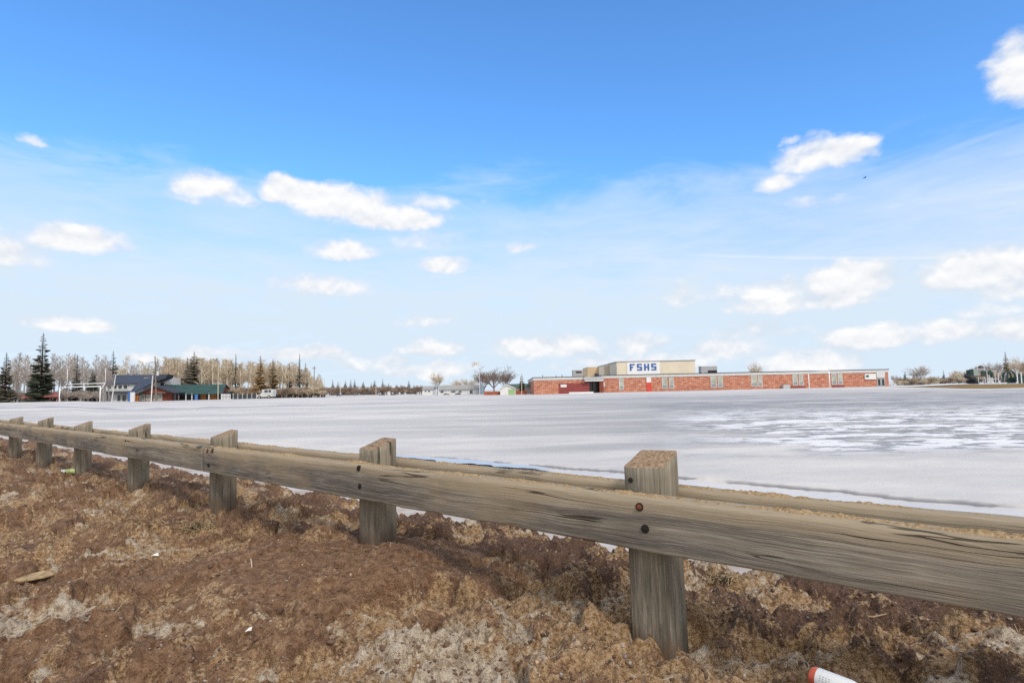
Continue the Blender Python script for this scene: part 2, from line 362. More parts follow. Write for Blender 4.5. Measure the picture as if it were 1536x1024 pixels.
gold = .24 + .7*(q['bil']) - .45*(q['cl']-.5) + .4*fbm(xx/.4,yy/.4,3,81) + .35*blob(900,980,2.7,.8) + .35*blob(1250,990,2.5,.6) + .25*blob(700,940,3.0,.7) - .6*q['smooth'] + .2*blob(200,800,5.5,1.2)
dark = .24 + .55*fbm(xx/.7,yy/.7,3,91) + .40*sst(2.4,3.4,q['s'])*sst(-.55,.0,np.arctan2(xx,yy)) + .25*blob(1300,930,2.9,.6) - .5*q['smooth'] + .2*sst(2.5,3.3,q['s'])
mx = np.stack([np.clip(ice,0,1), np.clip(dark,0,1), np.clip(gold,0,1), np.ones_like(ice)], -1).reshape(-1,4)
Vd = np.stack([xx,yy,zz],-1).reshape(-1,3); Fd = grid_faces(len(rs), len(azs))[:, ::-1]
keep = (zz.reshape(-1)[Fd] > field_h(xx,yy).reshape(-1)[Fd]-.08).any(1)
Fd = Fd[keep]; used = np.unique(Fd); remap = np.full(len(Vd), -1); remap[used] = np.arange(len(used))
dirt = npmesh('dirt_bank', Vd[used], remap[Fd], M_dirt)
ca = dirt.data.attributes.new('mixes', 'FLOAT_COLOR', 'POINT'); ca.data.foreach_set('color', mx[used].astype(np.float32).ravel())
tag(dirt, 'brown bank of dirt and dirty thawing snow under the guardrail', None, None, 'structure')

# meltwater in the hollow before the ice shelf
m, g = newmat('water'); g.bsdf((.40,.45,.53), .28, .5, g.bump(g.noise(g.obj(), 6., 3.), .004)); M_water = m
mb = MB(); up = []; dn = []
for k in range(61):
    px = 585 + k*4.0
    t_ = math.tan(0); d = ray(px, 690); k0 = 8.92/(d.x/d.y*NV[0]+NV[1])      # Y where the sight line meets the hollow
    x_, y_ = d.x/d.y*k0, k0
    wv = math.sin(math.pi*k/60)**.6
    w0 = (.30+.08*math.sin(k*.3)+.05*math.sin(k*.9))*wv + .01; w1 = (.18+.05*math.sin(k*.25+1)+.03*math.sin(k*1.1))*wv + .01
    up.append((x_-NV[0]*w0, y_-NV[1]*w0)); dn.append((x_+NV[0]*w1, y_+NV[1]*w1))
zs = [float(field_h(np.array([p[0] for p in up+dn]), np.array([p[1] for p in up+dn])).max())]
vs = [(x_,y_,zs[0]+.006) for x_,y_ in up]+[(x_,y_,zs[0]+.006) for x_,y_ in dn]
mb.add(vs, [(i,i+1,61+i+1,61+i) for i in range(60)])
tag(mb.build('meltwater', M_water), 'blue streak of meltwater in front of the ice shelf', None, None, 'structure')

# clods and straw lying on the bank
bm = bmesh.new(); bmesh.ops.create_icosphere(bm, subdivisions=1, radius=1); IV = np.array([v.co[:] for v in bm.verts]); IF = np.array([[v.index for v in f.verts] for f in bm.faces]); bm.free()
rng = np.random.default_rng(3)
def scatter(n, rmin, rmax, seed):
    rg = np.random.default_rng(seed); r_ = 1/rg.uniform(1/9.5, 1/1.9, n); a_ = rg.uniform(-.82,.82,n)
    x = r_*np.sin(a_); y = r_*np.cos(a_); s = x*NV[0]+y*NV[1]; k = s < 4.3; x = x[k]; y = y[k]
    return x, y, dirt_h(x, y), np.exp(rg.normal(0,.5,len(x)))*(rmin+rmax)/2
def clods(name, n, r0, seed, mat, label):
    x, y, z, sz_ = scatter(n, r0, r0, seed); sz_ = np.clip(sz_, r0*.4, r0*3)
    rg = np.random.default_rng(seed+1)
    sc3 = sz_[:,None]*rg.uniform(.6,1.3,(len(x),3)); sc3[:,2] *= .75
    V = IV[None]*sc3[:,None,:]*rg.uniform(.45,1.35,(len(x),len(IV),1)) + np.stack([x,y,z+sz_*.25],-1)[:,None,:]
    Fc = (IF[None]+(np.arange(len(x))*len(IV))[:,None,None]).reshape(-1,3)
    return tag(npmesh(name, V.reshape(-1,3), Fc, mat, smooth=False), label, None, None, 'stuff')
clods('dirt_clods', 8000, .0062, 11, P('clod_brown', (.15,.09,.058), .9, .4, 9.), 'small brown clods of earth strewn over the bank')
clods('ice_crumbs', 1300, .0045, 23, P('crumb_tan', (.40,.29,.19), .8, .4, 9.), 'pale crumbs of dirty ice strewn over the bank')
clods('gravel', 5000, .0042, 51, P('gravel_grey', (.30,.25,.21), .8, .5, 40.), 'fine grey and tan gravel scattered over the bank')
mb = MB(); x, y, z, _ = scatter(190, 1, 1, 37)
for a, b, c in zip(x, y, z):
    th = random.uniform(0,6.3); L = random.uniform(.03,.10); d = Vector((math.cos(th),math.sin(th),random.uniform(-.05,.35)))
    mb.seg((a,b,c+.004), Vector((a,b,c+.004))+d*L, .0013, .0008, 4)
tag(mb.build('straw', P('straw', (.58,.46,.29), .8)), 'bits of dry straw on the dirt bank', None, None, 'stuff')

# ------------------------------------------------------------------ guardrail
def wood_material(name, axis, post=False, seed=0.):
    m, g = newmat(name); o = g.obj(); x, y, z = g.sep(o)
    L, a, b = (x, y, z) if axis == 'x' else (z, x, y)
    ofs = seed*3.7
    L = g.m('ADD', L, ofs)
    wv = g.noise(g.comb(g.m('MULTIPLY', L, 1.3), g.m('MULTIPLY', b, 3.), a), 1., 3.)
    bb = g.m('ADD', b, g.m('MULTIPLY_ADD', wv, .06, -.03))
    kn = g.n('ShaderNodeTexVoronoi', {'Vector':g.comb(g.m('MULTIPLY', L, .9 if not post else 1.6), g.m('MULTIPLY', bb, 3.6 if not post else 5.), 0. if not post else g.m('MULTIPLY', a, 4.)), 'Scale':1.}).outputs['Distance']
    kk = g.ss(kn, .30, .04)
    gb = g.m('ADD', bb, g.m('MULTIPLY', kk, .035))
    gv = g.comb(g.m('MULTIPLY', L, 1.1), g.m('MULTIPLY', a, 26.), g.m('MULTIPLY', gb, 60.))
    grain = g.noise(gv, 1., 5., .62, .35)
    band = g.noise(g.comb(g.m('MULTIPLY', L, .8), g.m('MULTIPLY', a, 5.), g.m('MULTIPLY', bb, 13.)), 1., 4., .55, .2)
    fine = g.noise(g.comb(g.m('MULTIPLY', L, 4.), g.m('MULTIPLY', a, 130.), g.m('MULTIPLY', gb, 210.)), 1., 3., .6)
    patch = g.noise(g.comb(g.m('MULTIPLY', L, 1.4), a, g.m('MULTIPLY', b, 3.)), 1., 3., .5)
    if post:
        col = g.ramp(band, [(.25,(.135,.112,.080)),(.45,(.245,.207,.150)),(.62,(.335,.285,.205)),(.8,(.40,.335,.24))])
    else:
        col = g.ramp(band, [(.26,(.095,.085,.075)),(.40,(.175,.155,.132)),(.55,(.285,.245,.195)),(.75,(.40,.335,.25))])
    col = g.mix(g.ss(grain, .40, .62, .75, 0.), col, g.mix(.5, col, (.055,.048,.042)))
    col = g.mix(g.ss(fine, .50, .68, 0., .5), col, (.46,.42,.36))
    col = g.mix(g.ss(fine, .46, .30, 0., .38), col, (.06,.05,.042))
    col = g.mix(g.ss(patch, .5, .68, 0., .45), col, (.33,.245,.15) if not post else (.20,.195,.15))
    if not post:
        col = g.mix(g.m('MULTIPLY', g.ss(g.m('ADD', z, g.m('MULTIPLY_ADD', wv, .09, -.045)), .145, .19), .72), col, g.mix(fine, (.29,.23,.15), (.44,.35,.235)))  # tan upper band; the lighter tone of the lit bevel is painted in
        drip = g.noise(g.comb(g.m('MULTIPLY', L, 30.), 0., g.m('MULTIPLY', b, 2.)), 1., 2., .5)
        col = g.mix(g.m('MULTIPLY', g.ss(drip, .66, .76), g.ss(patch, .42, .6, 0., .5)), col, (.42,.28,.14))
        lip_ = g.ss(z, .03, .008, 0., .6); col = g.mix(lip_, col, (.36,.31,.24))
    else:
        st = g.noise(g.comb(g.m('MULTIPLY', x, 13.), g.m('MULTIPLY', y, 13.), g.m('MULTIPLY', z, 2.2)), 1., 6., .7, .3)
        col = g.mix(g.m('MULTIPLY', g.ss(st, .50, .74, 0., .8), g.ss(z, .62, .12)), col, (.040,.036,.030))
        up = g.sep(g.n('ShaderNodeNewGeometry').outputs['Normal'])[2]
        sand = g.ramp(g.noise(o, 60., 4., .7), [(.3,(.10,.06,.035)),(.5,(.30,.20,.12)),(.75,(.50,.38,.26))])
        col = g.mix(g.ss(up, .5, .75), col, sand)
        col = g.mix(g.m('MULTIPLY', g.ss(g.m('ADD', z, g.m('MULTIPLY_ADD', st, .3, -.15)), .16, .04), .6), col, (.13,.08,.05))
    if not post:
        stn = g.noise(g.comb(g.m('MULTIPLY', L, 1.1), 2., g.m('MULTIPLY', b, 6.)), 1., 4., .6, .3)
        col = g.mix(g.m('MULTIPLY', g.ss(stn, .48, .66, 0., .45), g.ss(z, .17, .12)), col, (.085,.068,.054))
        col = g.mix(g.m('MULTIPLY', kk, .35), col, (.13,.095,.065))
    cr_ = g.m('ABSOLUTE', g.m('SUBTRACT', g.noise(g.comb(g.m('MULTIPLY', L, .34), g.m('MULTIPLY', a, 5.), g.m('MULTIPLY', bb, 15.)), 1., 3., .5), .5))
    crk = g.m('MULTIPLY', g.ss(cr_, .012, .004), g.ss(g.noise(g.comb(L, 4., b), 1.7, 2.), .47, .56))
    col = g.mix(g.m('MULTIPLY', crk, .78), col, (.022,.018,.015))
    ring = g.m('MULTIPLY', g.ss(g.m('ABSOLUTE', g.m('SUBTRACT', kn, .085)), .016, .004), .8)
    col = g.mix(ring, col, (.04,.033,.028))
    col = g.mix(g.ss(kn, .045, .02, 0., .75), col, (.055,.04,.03))
    h = g.m('ADD', g.m('MULTIPLY', grain, .5), g.m('MULTIPLY', fine, .25)); h = g.m('SUBTRACT', h, g.m('MULTIPLY', crk, 1.5))
    g.bsdf(col, .85, .2, g.bump(h, .012, .9)); return m
M_rail = [wood_material('weathered_rail', 'x', False, i) for i in range(3)]
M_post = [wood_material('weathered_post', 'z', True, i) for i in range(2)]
M_rust = P('rusted_iron', (.22,.065,.03), .75, .4, 60.); M_hole = P('dark_iron_and_hole', (.02,.017,.015), .8, .3, 60.)
gz0 = dirt1(P0[0], P0[1])
rail = thing('wooden_guardrail', (float(P0[0]), float(P0[1]), gz0), 'weathered timber guardrail with double rails on square posts, set in the dirt bank', 'guardrail')
RX = Vector((DV[0],DV[1],0)); RY = Vector((-NV[0],-NV[1],0))
def rpos(t, off=0., z=0.): return Vector((P0[0]+DV[0]*t-NV[0]*off, P0[1]+DV[1]*t-NV[1]*off, z))
def place(o, loc, rz_x=RX, rise=0.):
    xa = Vector((rz_x.x, rz_x.y, rise)).normalized(); ya = Vector((0,0,1)).cross(xa).normalized(); za = xa.cross(ya)
    Mx = Matrix((xa,ya,za)).transposed().to_4x4(); Mx.translation = Vector(loc)
    return Mx
def setm(o, Mw, parent):
    o.parent = parent; pm = PM.get(parent.name) or Matrix.Translation(WLOC[parent.name]); o.matrix_parent_inverse = Matrix.Identity(4)
    o.matrix_basis = pm.inverted() @ Mw; PM[o.name] = Mw
PM = {}
RH = .236; RT = .125
def rail_top(t): return E - .503 + .0020*t
def rail_mesh(name, L, seed, mat):
    prof = []
    r = .030
    for cx, cz, a0, rr in ((RT/2-r,RH-r,0,r),(-RT/2+r*.6,RH-r*.6,90,r*.6),(-RT/2+.012,.012,180,.012),(RT/2-.014,.014,270,.014)):
        for k in range(4):
            a = R(a0+90*k/3); prof.append((cx+rr*math.cos(a), cz+rr*math.sin(a)))
    full = []
    for i in range(len(prof)):
        p, q2 = prof[i], prof[(i+1) % len(prof)]; full.append(p)
        if math.hypot(q2[0]-p[0], q2[1]-p[1]) > .05:
            for k in (1,2,3): full.append((p[0]+(q2[0]-p[0])*k/4, p[1]+(q2[1]-p[1])*k/4))
    n = len(full); ns = int(L/.03)+1; xs = np.linspace(0, L, ns)
    Pf = np.array(full); ang = np.arctan2(Pf[:,1]-RH/2, Pf[:,0])
    Xg = np.repeat(xs[:,None], n, 1); Yg = np.repeat(Pf[None,:,0], ns, 0); Zg = np.repeat(Pf[None,:,1], ns, 0)
    d = .0035*pn(Xg*2.2+seed*9, ang[None,:]*1.2+0*Xg, seed) + .0020*pn(Xg*9, ang[None,:]*4+0*Xg, seed+4)
    Zg = Zg + .006*pn(xs/1.1+seed, xs*0, seed+8)[:,None] + d*np.sin(ang)[None,:]; Yg = Yg + d*2*np.cos(ang)[None,:]
    V = np.stack([Xg,Yg,Zg],-1).reshape(-1,3); Fc = grid_faces(ns, n, True)
    o = npmesh(name, V, Fc, mat, smooth=True)
    bm = bmesh.new(); bm.from_mesh(o.data); bm.verts.ensure_lookup_table()
    bm.faces.new([bm.verts[i] for i in range(n)]); bm.faces.new([bm.verts[(ns-1)*n+i] for i in range(n)][::-1])
    bmesh.ops.recalc_face_normals(bm, faces=bm.faces); bm.to_mesh(o.data); bm.free(); return o
def bolt_hole(parent, t, zdrop, off, rusty):
    c = rpos(t, off, E-zdrop)
    o = MB()
    for (r0, r1, y0, y1) in ((.019,.019,-.012,.0035),):
        o.seg((0,y0,0),(0,y1,0), r0, r0, 18)  # dark disc stands in for the shaded recess round the head
    b = o.build('bolt_hole', M_hole); setm(b, place(b, c), parent)
    h = MB(); h.seg((0,.0030,0),(0,.0085,0), .0125, .011, 14); h.seg((0,.0080,0),(0,.0130,0),.006,.005,8)
    hh = h.build('bolt_head', M_rust if rusty else M_hole); setm(hh, place(hh, c), b)
off = .1+RT/2
pieces = [(-5.2, 2*SPACE-.07, off, 0, .0), (2*SPACE-.066, 4*SPACE-.05, off, 1, .004), (4*SPACE-.046, 6*SPACE+.02, off, 2, .0), (6*SPACE+.024, 9.5*SPACE, off, 0, .003),
          (-5.2, SPACE+.05, -off, 1, 0), (SPACE+.054, 3*SPACE, -off, 2, .003), (3*SPACE+.004, 5*SPACE, -off, 0, 0), (5*SPACE+.004, 9.5*SPACE, -off, 1, .002)]
front = []
for i, (t0, t1, of, mi, dz) in enumerate(pieces):
    o = rail_mesh('rail', t1-t0, i+1, M_rail[mi]); ra = rail_top(t0)-RH+dz; rb = rail_top(t1)-RH+dz
    setm(o, place(o, rpos(t0, of+dz, ra), RX, (rb-ra)/(t1-t0)), rail)
    if of > 0: front.append(o)
fo = off+RT/2+.001
def tpx(px, o_=fo):
    d = ray(px, 700); s = (P0[0]*NV[0]+P0[1]*NV[1])-o_; Y = s/(d.x/d.y*NV[0]+NV[1]); x = d.x/d.y*Y
    return (x-P0[0])*DV[0]+(Y-P0[1])*DV[1], Y
for px, py, fr, rusty in ((957,760,0,True),(964,793,0,False),(538,702,0,False),(540,729,0,False),(311,676,1,True),(313,697,1,False),(318,676,0,True),(188,661,1,False)):
    t, Y = tpx(px); bolt_hole(front[fr], t, E-Z(px,py,Y), fo-.001, rusty)
def post_mesh(name, zb, zt, slope, seed, mat, s=.2):
    ns = 26; c = .012; prof = []
    h = s/2
    for sx_, sy_ in ((1,1),(-1,1),(-1,-1),(1,-1)):
        pts = [(sx_*h, sy_*(h-c)), (sx_*(h-c*.3), sy_*(h-c*.3)), (sx_*(h-c), sy_*h)]
        prof += pts if sx_*sy_ > 0 else pts[::-1]
    full = []
    for i in range(len(prof)):
        p, q2 = prof[i], prof[(i+1) % len(prof)]; full.append(p)
        if math.hypot(q2[0]-p[0], q2[1]-p[1]) > .05:
            for k in range(1,5): full.append((p[0]+(q2[0]-p[0])*k/5, p[1]+(q2[1]-p[1])*k/5))
    Pf = np.array(full); n = len(full); V = []
    for k in range(ns):
        f = k/(ns-1)
        for i, (x, y) in enumerate(full):
            d = 1+.018*float(pn(np.array([i*.7+seed]), np.array([f*1.5+seed*3]), seed)[0])+.010*float(pn(np.array([i*2.3]), np.array([f*.8]), seed+2)[0])
            zt_ = zt - slope*(y/h)*.5
            V.append((x*d, y*d, zb+(zt_-zb)*f))
    o = npmesh(name, np.array(V), grid_faces(ns, n, True), mat, smooth=False)
    bm = bmesh.new(); bm.from_mesh(o.data); bm.verts.ensure_lookup_table()
    top = [bm.verts[(ns-1)*n+i] for i in range(n)]
    cv = bm.verts.new((0,0,zt+.004))
    for i in range(n): bm.faces.new((top[i], top[(i+1)%n], cv))
    bmesh.ops.recalc_face_normals(bm, faces=bm.faces); bm.to_mesh(o.data); bm.free(); return o
POSTS = [(-1,0,0,.39),(0,.06,2,.357),(1,-.13,-8,.375),(2,0,-5,.385),(3,0,-3,.375),(4,0,-4,.385),(5,0,-2,.36),(6,0,-4,.37),(7,0,0,.38),(8,0,3,.38),(9,0,0,.38)]
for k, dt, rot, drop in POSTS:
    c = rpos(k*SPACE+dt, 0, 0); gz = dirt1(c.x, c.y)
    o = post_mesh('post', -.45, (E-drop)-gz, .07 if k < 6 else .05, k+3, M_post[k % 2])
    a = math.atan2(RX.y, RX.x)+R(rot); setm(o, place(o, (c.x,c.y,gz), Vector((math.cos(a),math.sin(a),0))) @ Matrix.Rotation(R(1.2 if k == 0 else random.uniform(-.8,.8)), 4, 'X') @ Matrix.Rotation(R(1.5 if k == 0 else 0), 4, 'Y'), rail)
    if k == 0:
        b = MB(); b.seg((0,0,0),(0,.012,0),.013,.012,10); b = b.build('bolt_hole', M_hole); setm(b, PM[o.name] @ Matrix.Translation((.062,.094,(E-drop)-gz-.095)), o)  # dark plug stands in for the shade inside an open hole
# sand lying on the rail tops
mb = MB()
def ridge(t0, t1, of, seed, amt, w):
    ns = int((t1-t0)/.014); ts = np.linspace(t0, t1, ns)
    hgt = np.clip(.30+1.3*fbm(ts/.5, ts*0+seed, 3, seed), .05, 1.5)*amt + .0045*pn(ts/.035, ts*0, seed+3) + .003
    wid = w*(.85+.22*pn(ts/.21, ts*0+4, seed+5)+.14*pn(ts/.04, ts*0+4, seed+6))
    cen = .012*pn(ts/.4, ts*0+9, seed+7)
    V = []; nc = 9
    for i, t in enumerate(ts):
        for j in range(nc):
            f = j/(nc-1)*2-1; z = rail_top(t)-.004 + max(0, hgt[i])*max(0, 1-f*f)**.7
            z += .0035*float(_jit[(i*nc+j) % 4096]); p = rpos(t, of+cen[i]+f*wid[i], z-.010*abs(f)**3); V.append(p)
    return mb.add(V, [tuple(int(q) for q in f) for f in grid_faces(ns, nc)])
_jit = rng.normal(0, 1, 4096)
ridge(-3.2, 2*SPACE, off-.004, 3, .014, .044); ridge(2*SPACE, 7*SPACE, off-.004, 5, .010, .04)
ridge(-3.2, 3*SPACE, -off, 7, .014, .044); ridge(3*SPACE, 7*SPACE, -off, 9, .010, .04)
sand_m, g = newmat('sand'); o = g.obj(); nb = g.noise(o, 70., 5., .7)
g.bsdf(g.ramp(nb, [(.28,(.17,.10,.05)),(.45,(.37,.25,.135)),(.6,(.50,.37,.22)),(.8,(.62,.49,.32))]), .92, .15, g.bump(nb, .012))
tag(mb.build('sand', sand_m, smooth=True), 'tan sand lying along the tops of the guardrail timbers', None, None, 'stuff')

# ------------------------------------------------------------------ litter on the bank
def dpos(px, py):
    d = ray(px, py); lo, hi = 1.2, 20.
    p = Vector((0,0,E))
    for k in range(900):
        Y = 1.3+k*.02; q2 = p+d*(Y/d.y)
        if q2.z < dirt1(q2.x, q2.y): return Vector((q2.x,q2.y,dirt1(q2.x,q2.y)))
    return q2
M_can = P('can_white', (.78,.80,.80), .35, .04, 5., .5); M_canred = P('can_red', (.62,.13,.07), .4, .2, 30.); M_alu = P('aluminium', (.55,.55,.54), .3, .1, 30., .5, .8); M_ink = P('black_ink', (.03,.03,.035), .6)
cp = dpos(1219, 1040); cp.z += .016
can = thing('drink_can', cp, 'crushed white drink can with an orange red rim lying in the dirt', 'can')
axis = Vector((.66,-.74,-.06)).normalized()
q_ = axis.to_track_quat('Z','Y').to_matrix().to_4x4(); q_.translation = cp
def lathe(prof, n=28):
    mb = MB(); V = [(r*math.cos(2*math.pi*k/n), r*math.sin(2*math.pi*k/n), z) for r, z in prof for k in range(n)]
    return mb.add(V, [tuple(int(v) for v in f) for f in grid_faces(len(prof), n, True)])
b = lathe([(.036,.020),(.0372,.03),(.0372,.145),(.034,.158),(.028,.162),(.0,.160)]).build('can_body', M_can, smooth=True); setm(b, q_, can)
b2 = lathe([(.0,.004),(.027,.002),(.029,-.002),(.031,.000),(.0335,.006),(.0362,.0150),(.03725,.024)]).build('rim', M_canred, smooth=True); setm(b2, q_, can)
b3 = MB()
vdir = q_.inverted().to_3x3() @ (Vector((0,0,E))-cp).normalized(); va = math.atan2(vdir.y, vdir.x)
for r_ in range(3):
    for k in range(4):
        a = va-.25+r_*.2; z0 = .042+k*.011
        for (da, dz, ha, hz) in ((0,0,.016,.0012),(.05,.004,.012,.0012),(.03,.002,.003,.004)) if (r_+k) % 2 else ((0,.001,.003,.0045),(.05,.001,.02,.001)):
            ring = [(.0378*math.cos(a+da+sa*ha), .0378*math.sin(a+da+sa*ha), z0+dz+sz_*hz) for sa, sz_ in ((-1,-1),(1,-1),(1,1),(-1,1))]
            b3.slab(ring, (-.0008*math.cos(a),-.0008*math.sin(a),0))
b3 = b3.build('printed_marks', M_ink); setm(b3, q_, b)
# flat tan slab of bark at the left
c = dpos(54, 872)
mb = MB(); outline = [(-.125,-.035),(-.06,-.055),(.03,-.048),(.10,-.03),(.13,.0),(.05,.045),(-.02,.062),(-.08,.03)]
mb.slab([(c.x+a*.9+b*.2, c.y+b*1.1, c.z+.022+a*.06+b*.22) for a, b in outline], (0,0,.007))
tag(mb.build('bark_piece', P('bark_tan', (.38,.265,.14), .8, .3, 30., bump=.01)), 'flat tan slab of bark lying on the dirt at the far left', 'bark')
# white and green bottle by the fifth post
c = dpos(108, 712); c.z += .035
bt = thing('plastic_bottle', c, 'crumpled pale bottle with green label lying by a guardrail post', 'bottle')
for nm, x0, x1, mt, rr in (('bottle_neck',-.17,-.09,P('plastic_pale',(.62,.66,.60),.35,.1,9.),(.02,.03)),('bottle_body',-.09,.08,P('plastic_green',(.42,.52,.22),.4,.3,14.),(.036,.040)),('bottle_base',.08,.16,P('plastic_clear',(.60,.68,.48),.35,.1,9.),(.038,.03))):
    mb = MB(); pts = [(c.x+x0+(x1-x0)*k/5, c.y+.02*math.sin(k), c.z+.004*math.sin(k*2.1+x0*30)) for k in range(6)]
    mb.tube(pts, [rr[0]+(rr[1]-rr[0])*k/5 for k in range(6)], 10).build(nm, mt, bt, True)
M_paper = P('paper_white', (.80,.77,.70), .8, .06)
for px, py, w, label in ((376,950,.035,'white scrap of paper on the brown mound'),(232,837,.035,'pale scrap of paper on the dirt left of the brown mound')):
    c = dpos(px, py); mb = MB()
    mb.slab([(c.x-w*.7,c.y-.006,c.z+.004),(c.x-w*.1,c.y-.014,c.z+.012),(c.x+w*.8,c.y,c.z+.006),(c.x+w*.3,c.y+.02,c.z+.02),(c.x-w*.4,c.y+.016,c.z+.014)], (0,0,.002))
    tag(mb.build('paper_scrap', M_paper), label, 'paper')
c = dpos(378, 850); mb = MB(); mb.tube([c+Vector((0,0,-.01)), c+Vector((-.004,0,.025)), c+Vector((-.010,.004,.052))], [.004,.0035,.0025], 6)
tag(mb.build('splinter', P('pale_wood', (.66,.55,.40), .8)), 'pale upright wood splinter on the brown mound', 'splinter')
c = dpos(1318, 930); mb = MB(); mb.tube([c+Vector((-.09,.02,.012)), c+Vector((-.03,.0,.012)), c+Vector((.04,.01,.020)), c+Vector((.10,.04,.026))], [.004,.005,.004,.002], 6)
tag(mb.build('twig', P('twig_tan', (.36,.25,.16), .8)), 'thin tan twig on the dirt below the near rail', 'twig')
def tuft(px, py, rr, n, label):
    c = dpos(px, py); t_ = thing('grass_clump', c, label, 'grass clump'); 
    for nm, mt, cnt, sp in (('dead_blades', P('dry_grass',(.40,.30,.17),.85,.3,20.), n, 1.), ('dark_roots', P('roots',(.05,.04,.03),.9,.3,20.), n//2, .8)):
        mb = MB()
        for k in range(cnt):
            a = random.uniform(0,6.3); q2 = random.uniform(0,1)**.5*rr*sp; L = random.uniform(.4,1.)*rr; b0 = c+Vector((q2*math.cos(a),q2*math.sin(a)*.8,-.01+.05*rr*(1-q2/rr)))
            dd = Vector((random.uniform(-1,1),random.uniform(-1,1),random.uniform(.1,.8))).normalized()
            mb.tube([b0, b0+dd*L*.5+Vector((0,0,.01)), b0+dd*L+Vector((0,0,-.15*L))], [.0028,.002,.001], 3)
        mb.build(nm, mt, t_)
tuft(297, 792, .14, 130, 'clump of dead tan grass on the dirt before the third post')
tuft(1085, 872, .10, 70, 'small dark grass clump in the hollow beside the nearest post')

exec_far = True
# ------------------------------------------------------------------ materials for the far side
M_white = P('white_paint', (.70,.70,.69), .5, .05); M_offw = P('off_white', (.56,.565,.55), .6, .06); M_grey = P('grey_metal', (.42,.43,.44), .5, .1)
M_lgrey = P('pale_grey_siding', (.62,.63,.64), .7, .08); M_dark = P('dark_trim_and_shade', (.05,.055,.065), .6, .2); M_glass, g = newmat('window_glass'); g.bsdf((.05,.06,.07), .08, .5)
M_paleglass, g = newmat('pale_panel'); g.bsdf(g.ramp(g.noise(g.obj(), .8, 2.), [(.35,(.30,.32,.27)),(.65,(.48,.49,.42))]), .35, .4)
M_blueroof = P('navy_metal_roof', (.050,.060,.085), .55, .15, .6, .3); M_greenroof = P('green_metal_roof', (.024,.070,.060), .6, .25, .5, .4)
M_redwood = P('red_brown_timber', (.22,.065,.045), .75, .25); M_orange = P('orange_timber', (.42,.17,.05), .7, .25); M_redroof = P('faded_red_roof', (.36,.12,.10), .7, .3)
M_blue = P('blue_paint', (.07,.16,.42), .5, .1); M_maroon = P('maroon_panel', (.25,.055,.050), .6, .12); M_red = P('red_door', (.62,.07,.05), .5, .1)
M_tan = P('tan_stucco', (.78,.69,.54), .8, .06, .3); M_tan2 = P('tan_stucco_side', (.57,.44,.28), .8, .1, .3); M_green = P('lime_doors', (.30,.48,.21), .6, .1)
M_play = P('dark_green_plastic', (.020,.050,.042), .45, .2); M_black = P('black_plastic', (.018,.018,.02), .4, .2); M_brown = P('brown_roof', (.10,.055,.045), .6, .2)
M_greyroof = P('grey_shingles', (.36,.35,.33), .8, .15); M_pole = P('grey_wood_pole', (.22,.18,.15), .85, .25, 3.); M_tyre = P('rubber', (.02,.02,.02), .8, .1)
def brick_material():
    m, g = newmat('brick'); o = g.obj(); x, y, z = g.sep(o)
    v = g.comb(g.m('ADD', x, y), z, 0.)
    br = g.n('ShaderNodeTexBrick', {'Vector':v,'Color1':(.33,.090,.048,1),'Color2':(.50,.19,.105,1),'Mortar':(.58,.44,.36,1),'Scale':1.,'Mortar Size':.018,'Brick Width':.95,'Row Height':.26,'Bias':-.1}).outputs[0]
    nz = g.noise(g.scale(v, (1.1,4.4,1.)), 1., 4., .7)
    col = g.mix(g.ss(nz, .53, .66, 0., .75), br, (.78,.55,.44)); col = g.mix(g.ss(nz, .44, .34, 0., .7), col, (.27,.085,.05))
    g.bsdf(col, .85, .2); return m
M_brick = brick_material(); M_lowpane = P('blue_grey_pane', (.27,.30,.31), .2, .2, 1., .5)

def pbox(mb, a, b, top, bot, Y, dep=.1, fw=0.):      # box whose front face spans photo columns a..b and rows top..bot at depth Y
    c = (a+b)/2
    return mb.box(X(a,Y), X(b,Y), Y-fw, Y+dep, Z(c,bot,Y), Z(c,top,Y))
def window(root, a, b, top, bot, Y, fr=.12, frame=M_white, pane=M_glass, name='window'):
    c = (a+b)/2; x0, x1, z0, z1 = X(a,Y), X(b,Y), Z(c,bot,Y), Z(c,top,Y); mb = MB()
    mb.box(x0,x1,Y-.08,Y+.02,z0,z0+fr); mb.box(x0,x1,Y-.08,Y+.02,z1-fr,z1); mb.box(x0,x0+fr,Y-.08,Y+.02,z0+fr,z1-fr); mb.box(x1-fr,x1,Y-.08,Y+.02,z0+fr,z1-fr)
    f = mb.build(name, frame, root); MB().box(x0+fr,x1-fr,Y-.03,Y+.02,z0+fr,z1-fr).build('pane', pane, f); return f

